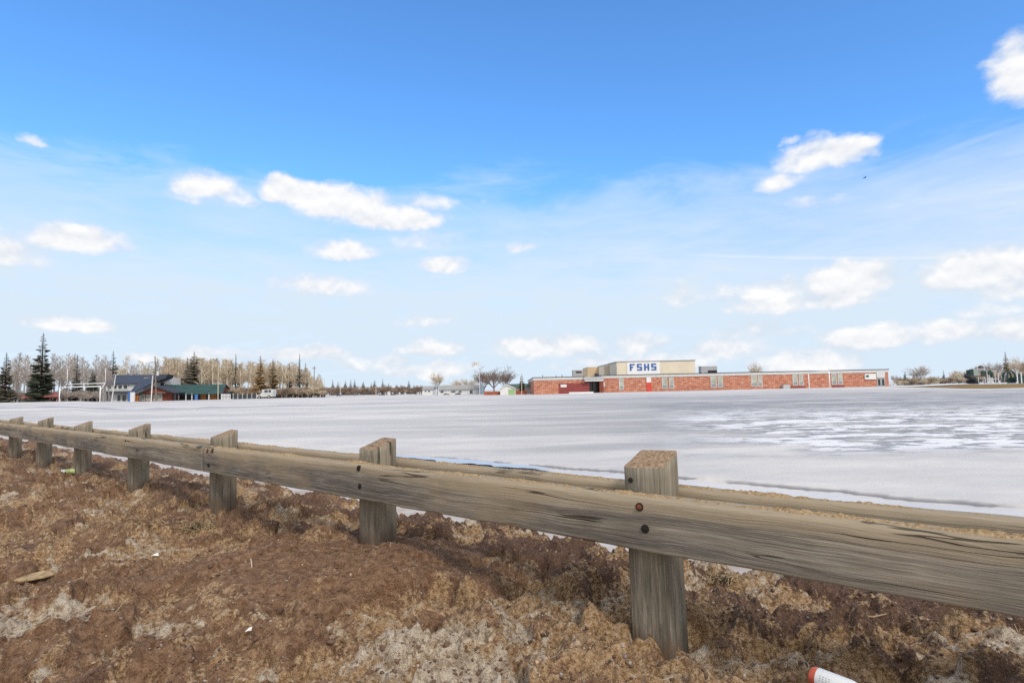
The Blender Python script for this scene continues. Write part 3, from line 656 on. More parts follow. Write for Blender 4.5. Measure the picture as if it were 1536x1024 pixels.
# ------------------------------------------------------------------ trees
def branchy(seed, h, kind):
    rd = random.Random(seed); tr = MB(); cw = MB()
    def twigs(p, d, L, r, depth, n3=3):
        q2 = p+d*L; (cw).seg(p, q2, r, r*.55, 3, False)
        if depth == 0: return
        for k in range(rd.randint(3,5) if depth > 1 else rd.randint(4,6)):
            f = rd.uniform(.3,1.); nd = (d+Vector((rd.gauss(0,.55),rd.gauss(0,.55),rd.gauss(.18,.35)))).normalized()
            twigs(p+d*L*f, nd, L*rd.uniform(.42,.65), max(.017, r*.6), depth-1)
    if kind == 'aspen':
        pts = []; bx, by = rd.uniform(-.3,.3), rd.uniform(-.3,.3); ns = 8
        for k in range(ns+1):
            f = k/ns; pts.append(Vector((bx*f*f+.06*rd.gauss(0,1)*f, by*f*f+.06*rd.gauss(0,1)*f, h*f)))
        tr.tube(pts, [.20*(1-.88*k/ns)+.012 for k in range(ns+1)], 6)
        for k in range(46):
            f = .40+.58*(k/45); i = min(ns-1, int(f*ns)); p = pts[i].lerp(pts[i+1], f*ns-i); a = rd.uniform(0,6.3)
            L = h*(.20*(1-f)+.045)*rd.uniform(.7,1.25); d = Vector((math.cos(a),math.sin(a),rd.uniform(.7,1.5))).normalized()
            twigs(p, d, L, .034*(1-f)+.018, 2)
    else:      # broad, fan shaped
        fork = h*.22; tr.tube([Vector((0,0,0)), Vector((.05,0,fork*.6)), Vector((0,.03,fork))], [.22,.18,.15], 7)
        for k in range(8):
            a = 6.283*k/8+rd.uniform(-.3,.3); d = Vector((math.cos(a)*rd.uniform(.3,.85),math.sin(a)*rd.uniform(.3,.85),1.)).normalized()
            p = Vector((0,0,fork*rd.uniform(.75,1.))); L = h*.42*rd.uniform(.8,1.1); q2 = p+d*L; tr.seg(p, q2, .10, .045, 5, False)
            for j in range(7):
                f = rd.uniform(.3,1.); nd = (d+Vector((rd.gauss(0,.5),rd.gauss(0,.5),rd.gauss(.1,.25)))).normalized()
                twigs(p+d*L*f, nd, h*.24*rd.uniform(.7,1.2), .038, 2)
            for j in range(5):
                f = rd.uniform(.5,1.); nd = (d+Vector((rd.gauss(0,.8),rd.gauss(0,.8),rd.gauss(.0,.35)))).normalized(); twigs(p+d*L*f, nd, h*.17, .028, 2)
    return tr, cw
def spruce(seed, h, w, thin=1., gap=0.):
    rd = random.Random(seed); tr = MB(); cw = MB(); tr.seg((0,0,0),(0,0,h*.98), .018*h, .004*h, 6)
    nl = int(16+h*2.0)
    for k in range(nl):
        f = k/(nl-1); z = h*(.06+.93*f); R0 = w*.5*(1-f)**.72*(1+.28*math.sin(k*2.4+seed))*rd.uniform(.8,1.15)+.05*w*(1-f)+.02*h*(1-f)+.06
        if gap and rd.random() < gap: R0 *= .5
        nb = max(5, int(11*thin*(1-f*.5)))
        for j in range(nb):
            a = rd.uniform(0,6.283); L = R0*rd.uniform(.65,1.12); c_, s_ = math.cos(a), math.sin(a)
            droop = rd.uniform(.10,.42)*L*(1.1-f); wd = max(.10, L*.30)*rd.uniform(.7,1.2)
            p = Vector((0,0,z)); m1 = Vector((c_*L*.55, s_*L*.55, z-droop*.55)); e = Vector((c_*L, s_*L, z-droop*.8+.05*L)); sd_ = Vector((-s_,c_,0))
            dn_ = Vector((0,0,-wd*.5))
            cw.add([p, m1+sd_*wd+dn_*.6, e, m1-sd_*wd+dn_*.6, m1+Vector((0,0,wd*.15))], [(0,1,4),(1,2,4),(2,3,4),(3,0,4)])
            cw.add([p+Vector((0,0,.02)), m1+dn_*1.5+sd_*wd*.3, e+dn_*.5], [(0,1,2)])
    return tr, cw
def leafy(name, c1, c2, sc_=2.):
    m, g = newmat(name); f = g.noise(g.obj(), sc_, 4., .6)
    rn = g.n('ShaderNodeObjectInfo').outputs['Random']
    col = g.mix(g.m('MULTIPLY_ADD', rn, .5, g.m('MULTIPLY', f, .6)), c1, c2); g.bsdf(col, .85, .15); return m
M_spr = leafy('dark_needles', (.030,.040,.027), (.095,.105,.070)); M_sprb = leafy('brown_and_sunlit_needles', (.19,.135,.07), (.44,.30,.16)); M_sprg = leafy('grey_needles', (.085,.08,.062), (.24,.21,.165))  # brown needles also carry the painted gold of the sunlit spruces
M_bark = P('spruce_bark', (.11,.08,.06), .9, .25, 4.)
M_asp_t = leafy('pale_aspen_bark', (.58,.51,.42), (.80,.74,.64), 3.); M_asp_c = leafy('beige_twigs', (.41,.33,.235), (.67,.565,.42)); M_asp_g = leafy('grey_twigs', (.33,.28,.245), (.52,.455,.40))
M_dec_c = leafy('brown_twigs', (.15,.105,.085), (.30,.225,.185)); M_dec_t = P('grey_bark', (.24,.21,.185), .9, .2, 3.); M_shrub = leafy('red_brown_twigs', (.22,.155,.12), (.42,.32,.25))
def proto(name, tc, mats, lab, cat, group, parts=('trunk','crown')):
    t = thing(name, (0,0,0), lab, cat, group); tc[0].build(parts[0], mats[0], t); tc[1].build(parts[1], mats[1], t, fix=False); return t
PROTO = []
def reg(p): PROTO.append(p); return p
def plant(p, px, top, Y, h0, label, group=None, rz=None, cat=None, wide=1.):
    x = X(px, Y); zg = ground(x, Y); h = Z(px, top, Y)-zg; s = h/h0
    o = dup(p, (x,Y,zg-.05), random.uniform(0,6.28) if rz is None else rz, (s*wide,s*wide,s), label)
    if group: o['group'] = group
    elif 'group' in o: del o['group']
    return o
SP = {}
def spr(kind, sd_, wr, thin=1., gap=0.):
    k = (kind, sd_, wr)
    if k not in SP: SP[k] = reg(proto('spruce_tree', spruce(sd_, 10., 10*wr, thin, gap), (M_bark, {'d':M_spr,'b':M_sprb,'g':M_sprg}[kind]), 'spruce', 'spruce', 'spruces'))
    return SP[k]
for px, top, Y, kind, sd_, wr, gap, lab in [
  (7,527,112,'g',1,.26,0,'broad grey green spruce cut by the left edge of the view'),
  (61,498,112,'d',2,.26,.15,'tallest dark spruce, standing left of the white goalposts'),
  (114,530,116,'d',3,.17,.35,'ragged narrow spruce seen between the goalposts'),
  (138,552,118,'d',4,.34,0,'low dark spruce behind the right goalpost'),
  (168,525,165,'g',5,.26,.1,'grey spruce rising behind the navy roofed house'),
  (232,546,172,'g',6,.22,.1,'thin spruce behind the tall utility pole'),
  (290,526,168,'g',1,.38,0,'broad dense spruce rising behind the middle of the green roof'),
  (280,535,170,'g',7,.20,.1,'slim spruce touching the left side of the broad dense spruce'),
  (315,541,172,'g',3,.16,.3,'thin grey spruce behind the right half of the green roof'),
  (353,530,168,'d',8,.15,.35,'narrow dark spruce poking out of the beige aspens right of the green roof'),
  (390,532,160,'b',9,.30,.1,'sunlit golden spruce behind the white camper truck'),
  (409,537,162,'b',10,.26,.1,'second sunlit golden spruce, just right of the camper truck'),
  (434,543,170,'b',11,.18,.2,'small brownish spruce top in the aspens, left of the thinnest dark spruce'),
  (449,530,165,'d',12,.13,.4,'thinnest and tallest dark spruce at the right end of the wood'),
  (458,543,166,'d',13,.20,.1,'short dark spruce beside the thinnest spruce at the end of the wood'),
  (783,559,165,'d',4,.28,0,'dark spruce left of the brick school, behind the pale pole'),
  (1347,565,165,'g',5,.3,0,'low grey spruce just right of the brick school'),
  (1358,556,160,'d',9,.26,0,'dark pointed spruce right of the brick school'),
  (1371,557,160,'g',10,.24,0,'grey spruce at the foot of the fan shaped bare tree'),
  (1416,554,165,'g',11,.22,.1,'slim spruce behind the dark parked car'),
  (1511,526,140,'b',2,.24,.1,'russet brown spruce behind the playground')]:
    plant(spr(kind, sd_, wr*1.25, 1.2 if kind != 'd' or wr > .25 else .8, gap), px, top, Y, 10., lab)
for i, (px, top) in enumerate([(499,568),(507,571),(518,570),(526,568),(532,567.5),(545,571),(543,575),(557,573),(562,569),(574,566.5),(583,573),(594,576),(603,576.5),(613.5,569),(621,575),(537,577),(551,578)]):
    plant(spr('g', 3+(i*3) % 5, .26+.08*(i % 3)), px, top, 290+random.uniform(-8,8), 10., 'small dark spruce in the distant row left of the white houses', 'spruces in the distant row')
for i, (px, top) in enumerate([(24,552),(44,548),(100,556),(150,556),(190,556)]):
    plant(spr('g', 6+i % 3, .24), px, top, 135 if px < 140 else 170, 10., 'small grey spruce half hidden in the bare trees behind the goalposts and navy roof', 'half hidden spruces')
# aspens
AG = [reg(proto('aspen_tree', branchy(100+i, 10., 'aspen'), (M_asp_t, M_asp_c), 'aspen', 'aspen', 'aspens')) for i in range(5)]
AGg = [reg(proto('aspen_tree', branchy(200+i, 10., 'aspen'), (P('grey_aspen_bark',(.36,.33,.31),.9,.2,3.), M_asp_g), 'aspen', 'aspen', 'aspens')) for i in range(3)]
rd = random.Random(5)
for i in range(46):
    px = 8+ i*3.4 + rd.uniform(-2,2); top = 543+rd.uniform(-13,12)
    plant(AGg[i % 3], px, top, rd.uniform(118,140), 10., 'bare grey aspen standing behind the goalposts and tall spruce', 'grey aspens', wide=1.)
for i in range(24):
    px = 158+i*4.6+rd.uniform(-2,2); plant((AGg+AG)[i % 8], px, 545+rd.uniform(-10,9), rd.uniform(172,186), 10., 'bare slender tree behind the navy roofed house', 'trees behind the house')
def wtop(px):
    return np.interp(px, [240,300,350,400,430,450,465,480,496], [542,544,546,547,549,553,559,569,579])
for i in range(180):
    px = 246+rd.random()*238; plant(AG[i % 5], px, wtop(px)+rd.uniform(-7,6), rd.uniform(164,200), 10., 'bare beige aspen in the wood behind the green roofed building', 'aspens in the wood', wide=1.12)
# bare broad trees and shrubs
BR = [reg(proto('bare_tree', branchy(300+i, 10., 'broad'), (M_dec_t, M_dec_c), 'bare tree', 'tree', 'trees')) for i in range(2)]
BRb = [reg(proto('bare_tree', branchy(310+i, 10., 'broad'), (M_dec_t, M_asp_c), 'bare tree', 'tree', 'trees')) for i in range(2)]
BRg = [reg(proto('bare_tree', branchy(320, 10., 'broad'), (M_dec_t, M_asp_g), 'bare tree', 'tree', 'trees'))]
for px, top, Y, p, wd, lab in [(741,547,178,BR[0],1.35,'largest bare tree, spreading behind the small shed with lime doors'),(758,555,190,BR[1],1.2,'lower bare tree behind the shed, right of the largest bare tree'),(726,556,186,BR[1],1.1,'bare tree just right of the flag'),
  (656,556,215,BRb[0],.75,'pale feathery bare tree behind the little white house'),(686,566,215,BRb[1],1.3,'round beige bare tree behind the left part of the grey bungalow'),(704,566,212,BRb[0],1.3,'round beige bare tree behind the right part of the grey bungalow'),
  (1134,541,215,BRb[0],.65,'pale bare tree top showing over the school roof'),(1379,544,150,BRg[0],1.15,'grey fan shaped bare tree right of the school'),(1341,560,175,BRg[0],.8,'faint grey bare tree close to the right end of the school'),
  (1472,545,150,BRg[0],1.,'grey bare tree behind the brown roofed play tower'),(1492,538,148,BRg[0],1.,'grey bare tree left of the russet spruce'),(1526,533,150,BRb[0],.9,'tan bare tree right of the russet spruce'),(1540,536,142,BRb[1],1.,'tan bare tree at the right edge of the view'),(1560,530,140,BR[0],1.,'brown bare tree beyond the right edge'),(670,574,190,BRb[1],.9,'small brown tree in the front yard between the two houses')]:
    plant(p, px, top, Y, 9.3, lab, wide=wd)
SH = [reg(proto('bare_shrub', branchy(400+i, 4., 'broad'), (M_dec_t, M_shrub), 'shrub', 'shrub', 'shrubs', ('stem','twigs'))) for i in range(2)]
SHt = [reg(proto('bare_shrub', branchy(410+i, 4., 'broad'), (M_dec_t, M_asp_c), 'shrub', 'shrub', 'shrubs', ('stem','twigs'))) for i in range(2)]
SHg = [reg(proto('bare_shrub', branchy(420+i, 4., 'broad'), (M_dec_t, M_asp_g), 'shrub', 'shrub', 'shrubs', ('stem','twigs'))) for i in range(2)]
for i in range(48):
    px = 484+i*3.15+rd.uniform(-1,1); plant(SH[i % 2], px, 584+rd.uniform(-6,4)-(px-484)*.012, rd.uniform(225,275), 3.75, 'bare reddish shrub in the hedge left of the white houses', 'shrubs of the far hedge', wide=1.3)
for i in range(34):
    px = 1346+i*3.3+rd.uniform(-1,1); plant((SHt+SH)[i % 3], px, 566.5+rd.uniform(-2.5,3)-(px-1346)*.012, rd.uniform(146,168), 3.75, 'bare tan shrub in the hedge between school and playground', 'shrubs of the right hedge', wide=1.4)
for i in range(14):
    px = 1440+i*9+rd.uniform(-2,2); plant((SHt+SH)[i % 4], px, 557+rd.uniform(-4,5), rd.uniform(124,135), 3.75, 'bare shrub in the thicket behind the playground', 'shrubs behind the playground', wide=1.2)
for i in range(44):
    px = 2+i*3.3+rd.uniform(-2,2); plant(SHg[i % 2], px, 587+rd.uniform(-6,6), rd.uniform(113,120), 3.75, 'bare shrub at the foot of the trees behind the goalposts', 'undergrowth shrubs', wide=1.2)
for i in range(80):
    px = 346+i*1.8+rd.uniform(-1,1); plant((SHt+SH)[i % 4], px, 582+rd.uniform(-4,6), rd.uniform(158,166), 3.75, 'bare shrub along the foot of the beige wood', 'shrubs along the wood', wide=1.3)

# ------------------------------------------------------------------ school
YM = 143.; zb = .15
sch = thing('school_building', (X(1060,YM),YM,zb), 'long low red brick school with a tan gymnasium rising behind its roof', 'school')
xl, xr = X(903,YM), X(1333,YM); zr = Z(1060,559.3,YM); zf = zr-.72
MB().box(xl, xr, YM, YM+40, zb-.6, zf).build('brick_wall', M_brick, sch)
MB().box(xl-.1, xr+.1, YM-.12, YM+40.1, zf, zr-.10).build('fascia', M_offw, sch)
MB().box(xl-.2, xr+.2, YM-.22, YM+40.2, zr-.10, zr+.04).build('roof_edge', M_dark, sch)
YW = 139.; wl, wr_ = X(801,YW), X(877,YW); zw = Z(838,565.2,YW)
MB().box(wl, wr_, YW, YW+52, zb-.6, zw-.68).build('wing_wall', M_brick, sch)
MB().box(wl-.1, wr_+.1, YW-.12, YW+52.1, zw-.68, zw-.08).build('wing_fascia', M_offw, sch)
MB().box(wl-.2, wr_+.2, YW-.22, YW+52.2, zw-.08, zw+.05).build('wing_roof_edge', M_dark, sch)
# side wing continuing to the left and back, as the sloping end shows
pn_ = MB(); pbox(pn_, 838, 884, 574.5, 590, YW-.02, .02, .05); pn_ = pn_.build('maroon_panel', M_maroon, sch)
sg = MB(); pbox(sg, 841, 850, 576.5, 580.5, YW-.1, .04, .05); sg.build('notice_sign', M_white, pn_)
# entrance in the corner
e = MB(); pbox(e, 875, 905, 565.2, 569, YW+.2, 8., 1.6); e.build('canopy_roof', M_grey, sch)
e = MB(); pbox(e, 876.5, 904, 569, 571.6, YW+.2, 7., 1.4); e.build('canopy_soffit', M_white, sch)
e = MB(); e.box(X(877,YW), X(905,YW), YW+6, YW+6.4, zb-.5, zw-.8); e.build('entrance_wall', M_maroon, sch)
for a, b in ((883,888.5),(888.7,894),(894.4,898)):
    window(sch, a, b, 573.5, 589.5, YW+5.9, .10, M_dark, M_glass, 'entrance_door')
e = MB(); pbox(e, 899, 905, 571.8, 589.5, YM+.0, 2., .3); e.build('entrance_pier', M_redwood, sch)
e = MB(); pbox(e, 905.4, 907.4, 573, 580, YM-.05, .1, .1); e.build('wall_lamp', M_offw, sch)
# windows of the long front
for a, b, t_, bt in ((928.5,935.5,567,584.5),(993,1001,566,582.8),(1004,1010.8,566,582.8),(1066,1075,564.2,581),(1077,1084.5,564.2,581),(1127,1136,563,579.5),(1137.5,1143.6,563,579.5),(1189,1196.5,561.6,578),(1198.6,1205,561.6,578),(1247.5,1255,560.2,576.8),(1257,1264,560.2,576.8)):
    f = window(sch, a, b, t_, bt, YM-.02, .12, M_offw, M_paleglass); mid = Z((a+b)/2, bt-5.5, YM)
    MB().box(X(a,YM)+.12, X(b,YM)-.12, YM-.11, YM-.05, mid-.04, mid+.04).build('glazing_bar', M_offw, f)
    lo = MB(); lo.box(X(a,YM)+.125, X(b,YM)-.125, YM-.07, YM-.052, Z((a+b)/2, bt, YM)+.125, mid-.045); lo.build('lower_pane', M_lowpane, f)
d = MB(); pbox(d, 970, 977, 573.5, 587, YM-.02, .02, .08); d = d.build('red_door', M_red, sch); d['label'] = 'bright red door under a white panel'
d2 = MB(); pbox(d2, 970, 977, 565.8, 573.3, YM-.02, .02, .10); d2.build('transom_panel', M_white, sch)
for a, b in ((1183,1208),(1248,1266)):
    m_ = MB(); pbox(m_, a, b, 579.2-(a-1183)*.02, 583.2-(a-1183)*.02, YM-.02, .02, .07); m_.build('maroon_sill_panel', M_maroon, sch)
v_ = MB(); pbox(v_, 1173, 1183, 576.5, 584, YM-.5, .48, .7); v_.build('vent_housing', M_grey, sch)
# right end: doors, white panel, sign board
p_ = MB(); pbox(p_, 1315, 1327.5, 556, 566.5, YM-.02, .02, .16); p_.build('entry_panel', M_offw, sch)
for a, b in ((1315.5,1321.2),(1321.6,1327.2)): window(sch, a, b, 567.2, 579.4, YM-.02, .16, M_grey, M_glass, 'glass_door')
s_ = MB(); pbox(s_, 1297, 1313.5, 560.4, 568.8, YM-.02, .02, .3); s_ = s_.build('sign_board', M_white, sch)
em = MB(); c = W(1301.2, 564, YM-.36)
em.add([(c.x+.38*math.cos(k*.5236)*(1+.18*(k%2)), c.y, c.z+.26*math.sin(k*.5236)*(1+.18*(k%2))) for k in range(12)]+[(c.x+.38*math.cos(k*.5236)*(1+.18*(k%2)), c.y+.05, c.z+.26*math.sin(k*.5236)*(1+.18*(k%2))) for k in range(12)], [tuple(range(12))]+[(k,(k+1)%12,12+(k+1)%12,12+k) for k in range(12)])
em.build('emblem', P('dark_teal', (.06,.12,.14), .6), s_)
# gymnasium
YG = 166.; gx0, gx1 = X(926,YG), X(1044,YG); gt = Z(985,541.2,YG)
MB().box(gx0, gx1, YG, YG+36, zr-1.5, gt-.12).build('gymnasium_wall', M_tan, sch)
MB().box(gx0-.15, gx1+.15, YG-.15, YG+36.1, gt-.12, gt+.12).build('gymnasium_roof_edge', M_grey, sch)
YB = 201.; bx = MB(); pbox(bx, 882, 901.5, 550.2, 566, YB, 14.); bx.build('rear_block', M_tan2, sch)
e = MB(); e.box(gx0-.1, gx0+.01, YG+12, YG+22, zr, gt-.5); e.build('side_panel', M_tan2, sch)
e = MB(); pbox(e, 894, 899, 560, 565, YM+8, 2.); e.build('roof_hatch', M_dark, sch)
sp_ = MB(); pbox(sp_, 941.5, 990.5, 543.4, 561, YG-.05, .05, .12); sp_ = sp_.build('sign_panel', P('sign_white', (.88,.88,.88), .5, .02), sch)
LET = {'F':["###","#..","##.","#..","#.."],'S':["###","#..","###","..#","###"],'H':["#.#","#.#","###","#.#","#.#"]}
sx0 = X(945.5,YG); sx1 = X(985.5,YG); zt0 = Z(965,545.2,YG); zt1 = Z(965,555.4,YG); pitch_ = (sx1-sx0)/3.72; cell = pitch_*.72/3; ch = (zt0-zt1)/5
for i, c in enumerate('FSHS'):
    lb = MB(); x0 = sx0+i*pitch_
    for r_, row in enumerate(LET[c]):
        for k, v in enumerate(row):
            if v == '#': lb.box(x0+k*cell, x0+(k+1)*cell+.001, YG-.26, YG-.17, zt0-(r_+1)*ch, zt0-r_*ch+.001)
    lb.build('letter', M_blue, sp_)
# rooftop machines (things that stand on the roof)
def roof_unit(a, b, top, bot, Y, label, louvre):
    r_ = thing('rooftop_unit', (X((a+b)/2,Y),Y,Z((a+b)/2,bot,Y)), label, 'air handling unit')
    m_ = MB(); pbox(m_, a, b, top, bot+1.5, Y, 2.2); m_.build('housing', M_grey, r_)
    l_ = MB(); pbox(l_, *louvre[:4], Y-.02, .02, .08); l_.build('louvre', louvre[4], r_)
    c_ = MB(); pbox(c_, a-.5, b+.5, top-.8, top, Y-.05, 2.35); c_.build('cover', M_lgrey, r_)
roof_unit(860, 875, 555.4, 565, YW+14, 'grey rooftop unit with a brown louvre on the left wing roof', (864.5,873,556.4,559,M_brown))
roof_unit(1053, 1077, 549.6, 559.5, YM+8, 'grey rooftop unit with a dark opening right of the tan gymnasium', (1063,1076,555.2,558.4,M_black))
for px, t_, lab in ((814,562.2,'leftmost low vent on the left wing roof'),(834,563,'small dark vent on the left wing roof'),(843,561.8,'low vent nearest the brown louvred unit')):
    m_ = MB(); c = W(px, 565, YW+9); m_.seg((c.x,c.y,c.z-.3),(c.x,c.y,Z(px,t_,YW+9)-.1),.12,.12,8); m_.seg((c.x,c.y,Z(px,t_,YW+9)-.12),(c.x,c.y,Z(px,t_,YW+9)),.2,.1,8)
    tag(m_.build('roof_vent', M_grey), lab, 'vent')
bn = MB(); pbox(bn, 853.5, 890, 587.6, 590.2, YW-2.5, .6); tag(bn.build('snow_barrier', M_white), 'low white barrier before the maroon panel of the school', 'barrier')

# ------------------------------------------------------------------ goals
M_goal = P('goal_white', (.86,.86,.85), .45, .03)
def goal(name, a, b, base, bar, top, Y0, Y1, label, football=True):
    xa, xb = X(a,Y0), X(b,Y1); za, zb_ = ground(xa,Y0), ground(xb,Y1); g_ = thing(name, ((xa+xb)/2,(Y0+Y1)/2,(za+zb_)/2), label, 'goalposts', None)
    zc = Z(b, bar, Y1); r = .08
    for x, y, z in ((xa,Y0,za),(xb,Y1,zb_)):
        m_ = MB(); m_.seg((x,y,z-.4),(x,y,zc),r,r,8); m_.build('goalpost', M_goal, g_, True)
    m_ = MB(); m_.seg((xa,Y0,zc),(xb,Y1,zc),r,r,8); m_.build('crossbar', M_goal, g_, True)
    u = Vector((xb-xa,Y1-Y0,0)).normalized(); bk = Vector((-u.y,u.x,0)); bk = bk if bk.y > 0 else -bk
    zu = zc+.55 if football else zc; pa = Vector((xa,Y0,0))+(bk*1.1+u*.35 if football else Vector()); pb = Vector((xb,Y1,0))+(bk*1.1-u*.05 if football else Vector())
    if football:
        m_ = MB(); m_.seg((pa.x,pa.y,zu),(pb.x,pb.y,zu),.06,.06,8); m_.build('upper_crossbar', M_goal, g_, True)
        for q2 in ((xa,Y0,pa),(xb,Y1,pb)):
            m_ = MB(); m_.tube([(q2[0],q2[1],zc-.7),((q2[0]+q2[2].x)/2,(q2[1]+q2[2].y)/2,zc-.05),(q2[2].x,q2[2].y,zu)], .05, 6); m_.build('brace', M_goal, g_, True)
    for q2 in (pa, pb):
        m_ = MB(); m_.seg((q2.x,q2.y,zu),(q2.x,q2.y,Z(b,top,Y1)),.045,.04,6); m_.build('upright', M_goal, g_, True)
goal('goalposts', 89, 150, 602, 579.3, 551.5, 106., 105., 'white goalposts with two crossbars and tall uprights before the navy roofed house')
goal('goalposts', 1213.5, 1244.5, 581.5, 556, 545.5, 113., 108., 'slender white goalposts in front of the brick school', False)

# ------------------------------------------------------------------ poles and flag
def pole(px0, top, px1, bot, Y, r, mat, label, arms=(), name='utility_pole', cat='utility pole'):
    b_ = W(px1, bot, Y); b_.z = min(b_.z, ground(b_.x, Y)); t_ = thing(name, b_, label, cat); tp = W(px0, top, Y)
    m_ = MB(); m_.seg((b_.x,b_.y,b_.z-.3), tp, r, r*.7, 8); m_.build('pole_shaft', mat, t_)
    for row, hw in arms:
        c = W(px0, row, Y); m_ = MB(); w = hw/F*Y; m_.box(c.x-w, c.x+w, Y-r-.14, Y-r, c.z-.07, c.z+.07); a_ = m_.build('crossarm', mat, t_)
        for f in (-.85,-.45,.45,.85):
            m_ = MB(); m_.seg((c.x+f*w,Y-r-.07,c.z+.07),(c.x+f*w,Y-r-.07,c.z+.30),.05,.03,6); m_.build('insulator', M_grey, a_)
    return t_
up_ = pole(232.5, 534.5, 234.5, 601, 148, .17, M_pole, 'tall brown utility pole with stacked crossarms by the navy roofed house', ((543.5,6.5),(554.5,7),(557.5,4)))
tf = MB(); c = W(236.5,560,147.7); tf.seg((c.x,c.y,c.z-.5),(c.x,c.y,c.z+.5),.26,.26,10); tf.build('transformer', M_lgrey, up_)
pole(327.5, 547.5, 327, 600, 146, .13, P('pale_wood_pole', (.50,.42,.32), .85), 'pale utility pole with one crossarm before the green roof', ((548.5,5),))
pole(471.5, 549, 471, 597, 185, .15, M_pole, 'thin dark utility pole at the right end of the wood', ((552,3),))
pole(486.5, 567, 486.5, 596.5, 215, .12, P('pale_post', (.60,.54,.46), .8), 'short pale pole right of the wood')
pole(510.5, 572, 510.5, 596, 220, .12, P('pale_post', (.60,.54,.46), .8), 'pale pole between the first distant spruces')
pole(564, 574, 564, 595, 220, .12, P('pale_post', (.60,.54,.46), .8), 'pale pole in front of the middle of the far hedge')
pole(173.5, 562, 167, 602.5, 118, .10, P('white_pole', (.68,.66,.62), .7), 'leaning whitish pole in front of the navy roofed house', name='leaning_pole', cat='pole')
pole(229, 563, 226.5, 602.5, 118, .13, P('white_pole', (.68,.66,.62), .7), 'upright whitish pole in front of the porch gable', name='white_pole', cat='pole')
pole(782.5, 561, 782.5, 592, 138, .07, P('cream_pole', (.66,.58,.40), .7), 'thin cream pole left of the brick school', name='thin_pole', cat='pole')
fp = pole(719, 540.5, 719.5, 592, 170, .07, M_white, 'white flagpole flying a pale flag beside the largest bare tree', name='flagpole', cat='flagpole')
nu, nv = 15, 9; V = []
for i in range(nu):
    for j in range(nv):
        f = i/(nu-1); h = j/(nv-1); p = W(718.6-f*12, 541.5+h*7.0+f*2.5+.8*math.sin(f*7+h), 170+.25*math.sin(f*8)); V.append(p)
mf = MB(); Ff = [tuple(int(v) for v in q2) for q2 in grid_faces(nu, nv)]
mf.add(V, Ff); fl = mf.build('flag', M_white, fp)
md = MB()
for i, j in ((3,1),(4,2),(4,3),(5,4),(6,4),(7,3),(8,2),(7,1),(8,5),(9,5)):
    a, b, c, d_ = V[i*nv+j], V[i*nv+j+1], V[(i+1)*nv+j+1], V[(i+1)*nv+j]; md.slab([Vector(p)+Vector((0,-.03,0)) for p in (a,b,c,d_)], (0,.01,0))
md.build('dark_emblem', P('flag_dark', (.10,.12,.16), .7), fl)

# ------------------------------------------------------------------ navy roofed house
YH = 157.; hs = thing('lodge_house', (X(205,YH),YH,ground(X(205,YH),YH)), 'two storey house with navy roof and red brown porch gable behind the goalposts', 'house')
def pt(px, py, Y): return W(px, py, Y)
m_ = MB(); pbox(m_, 152, 214, 574, 604, YH, 9.); m_.build('wall', M_lgrey, hs)
m_ = MB(); m_.slab([pt(148.5,575.5,YH-.8), pt(214,574,YH-.8), pt(228,561.8,YH+5), pt(172,562.2,YH+5)], (0,.05,-.22)); m_.build('main_roof', M_blueroof, hs)
m_ = MB(); m_.slab([pt(172,562.2,YH+5.05), pt(228,561.8,YH+5.05), pt(228,573,YH+10.5), pt(150,574,YH+10.5)], (0,-.05,-.22)); m_.build('rear_roof', M_blueroof, hs)
for k in range(5): window(hs, 152+k*8.05, 159.6+k*8.05, 576.6, 584, YH-.05, .16)
m_ = MB(); m_.slab([pt(150,590,YH-1.8), pt(199,589.4,YH-1.8), pt(198,586,YH), pt(152,586.4,YH)], (0,0,-.18)); m_.build('awning_roof', M_dark, hs)
for a, b in ((153,158.5),(159.5,165),(175.5,181.5),(183,190)): window(hs, a, b, 591.5, 602.5, YH-.05, .14, M_offw)
# cross wing facing the field
m_ = MB(); m_.slab([pt(193,590,YH-5), pt(199.5,589.6,YH-6), pt(230,573,YH-3.5), pt(229.6,561.8,YH+2.5), pt(215.5,562.4,YH+2.5)], (0,.2,-.2)); m_.build('wing_roof', M_blueroof, hs)
m_ = MB(); m_.slab([pt(231,561.5,YH-1.), pt(251.5,561.2,YH-2), pt(248.5,567,YH-2), pt(231,573.5,YH-1.)], (.0,3.,-.1)); m_.build('upper_gable_roof', M_blueroof, hs)
m_ = MB(); pbox(m_, 215, 248, 566, 604, YH+1, 7.); m_.build('wing_wall', M_lgrey, hs)
window(hs, 239.5, 246.5, 572.5, 581, YH+.95, .14)
# porch gable
YP = 148.; apex = pt(232,578,YP); le = pt(200,591,YP); re = pt(264,588.5,YP)
m_ = MB(); m_.slab([le, apex, apex+Vector((0,0,-.35)), le+Vector((.25,0,-.30))], (0,5.,0)); m_.slab([apex, re, re+Vector((-.25,0,-.30)), apex+Vector((0,0,-.35))], (0,5.,0)); m_.build('porch_roof', M_dark, hs)
m_ = MB(); m_.slab([pt(209,589.5,YP+.6), pt(232,580.5,YP+.6), pt(256,588.3,YP+.6)], (0,.25,0)); m_.build('porch_gable', M_redwood, hs)
m_ = MB(); pbox(m_, 202, 258, 589.5, 604, YP+2.2, 5.); m_.build('porch_wall', M_redwood, hs)
for a, b in ((209.5,218),(219.5,225.5),(230.5,243.5)): window(hs, a, b, 591, 600.5, YP+2.15, .14, M_offw, M_paleglass)
for a in (203,205.5,261.5):
    m_ = MB(); pbox(m_, a, a+1.6, 589.8, 604, YP+.3, .3); m_.build('porch_post', M_orange if a < 250 else M_dark, hs)
m_ = MB(); pbox(m_, 191.5, 195, 587.8, 603, YP-1, .3); bp = m_
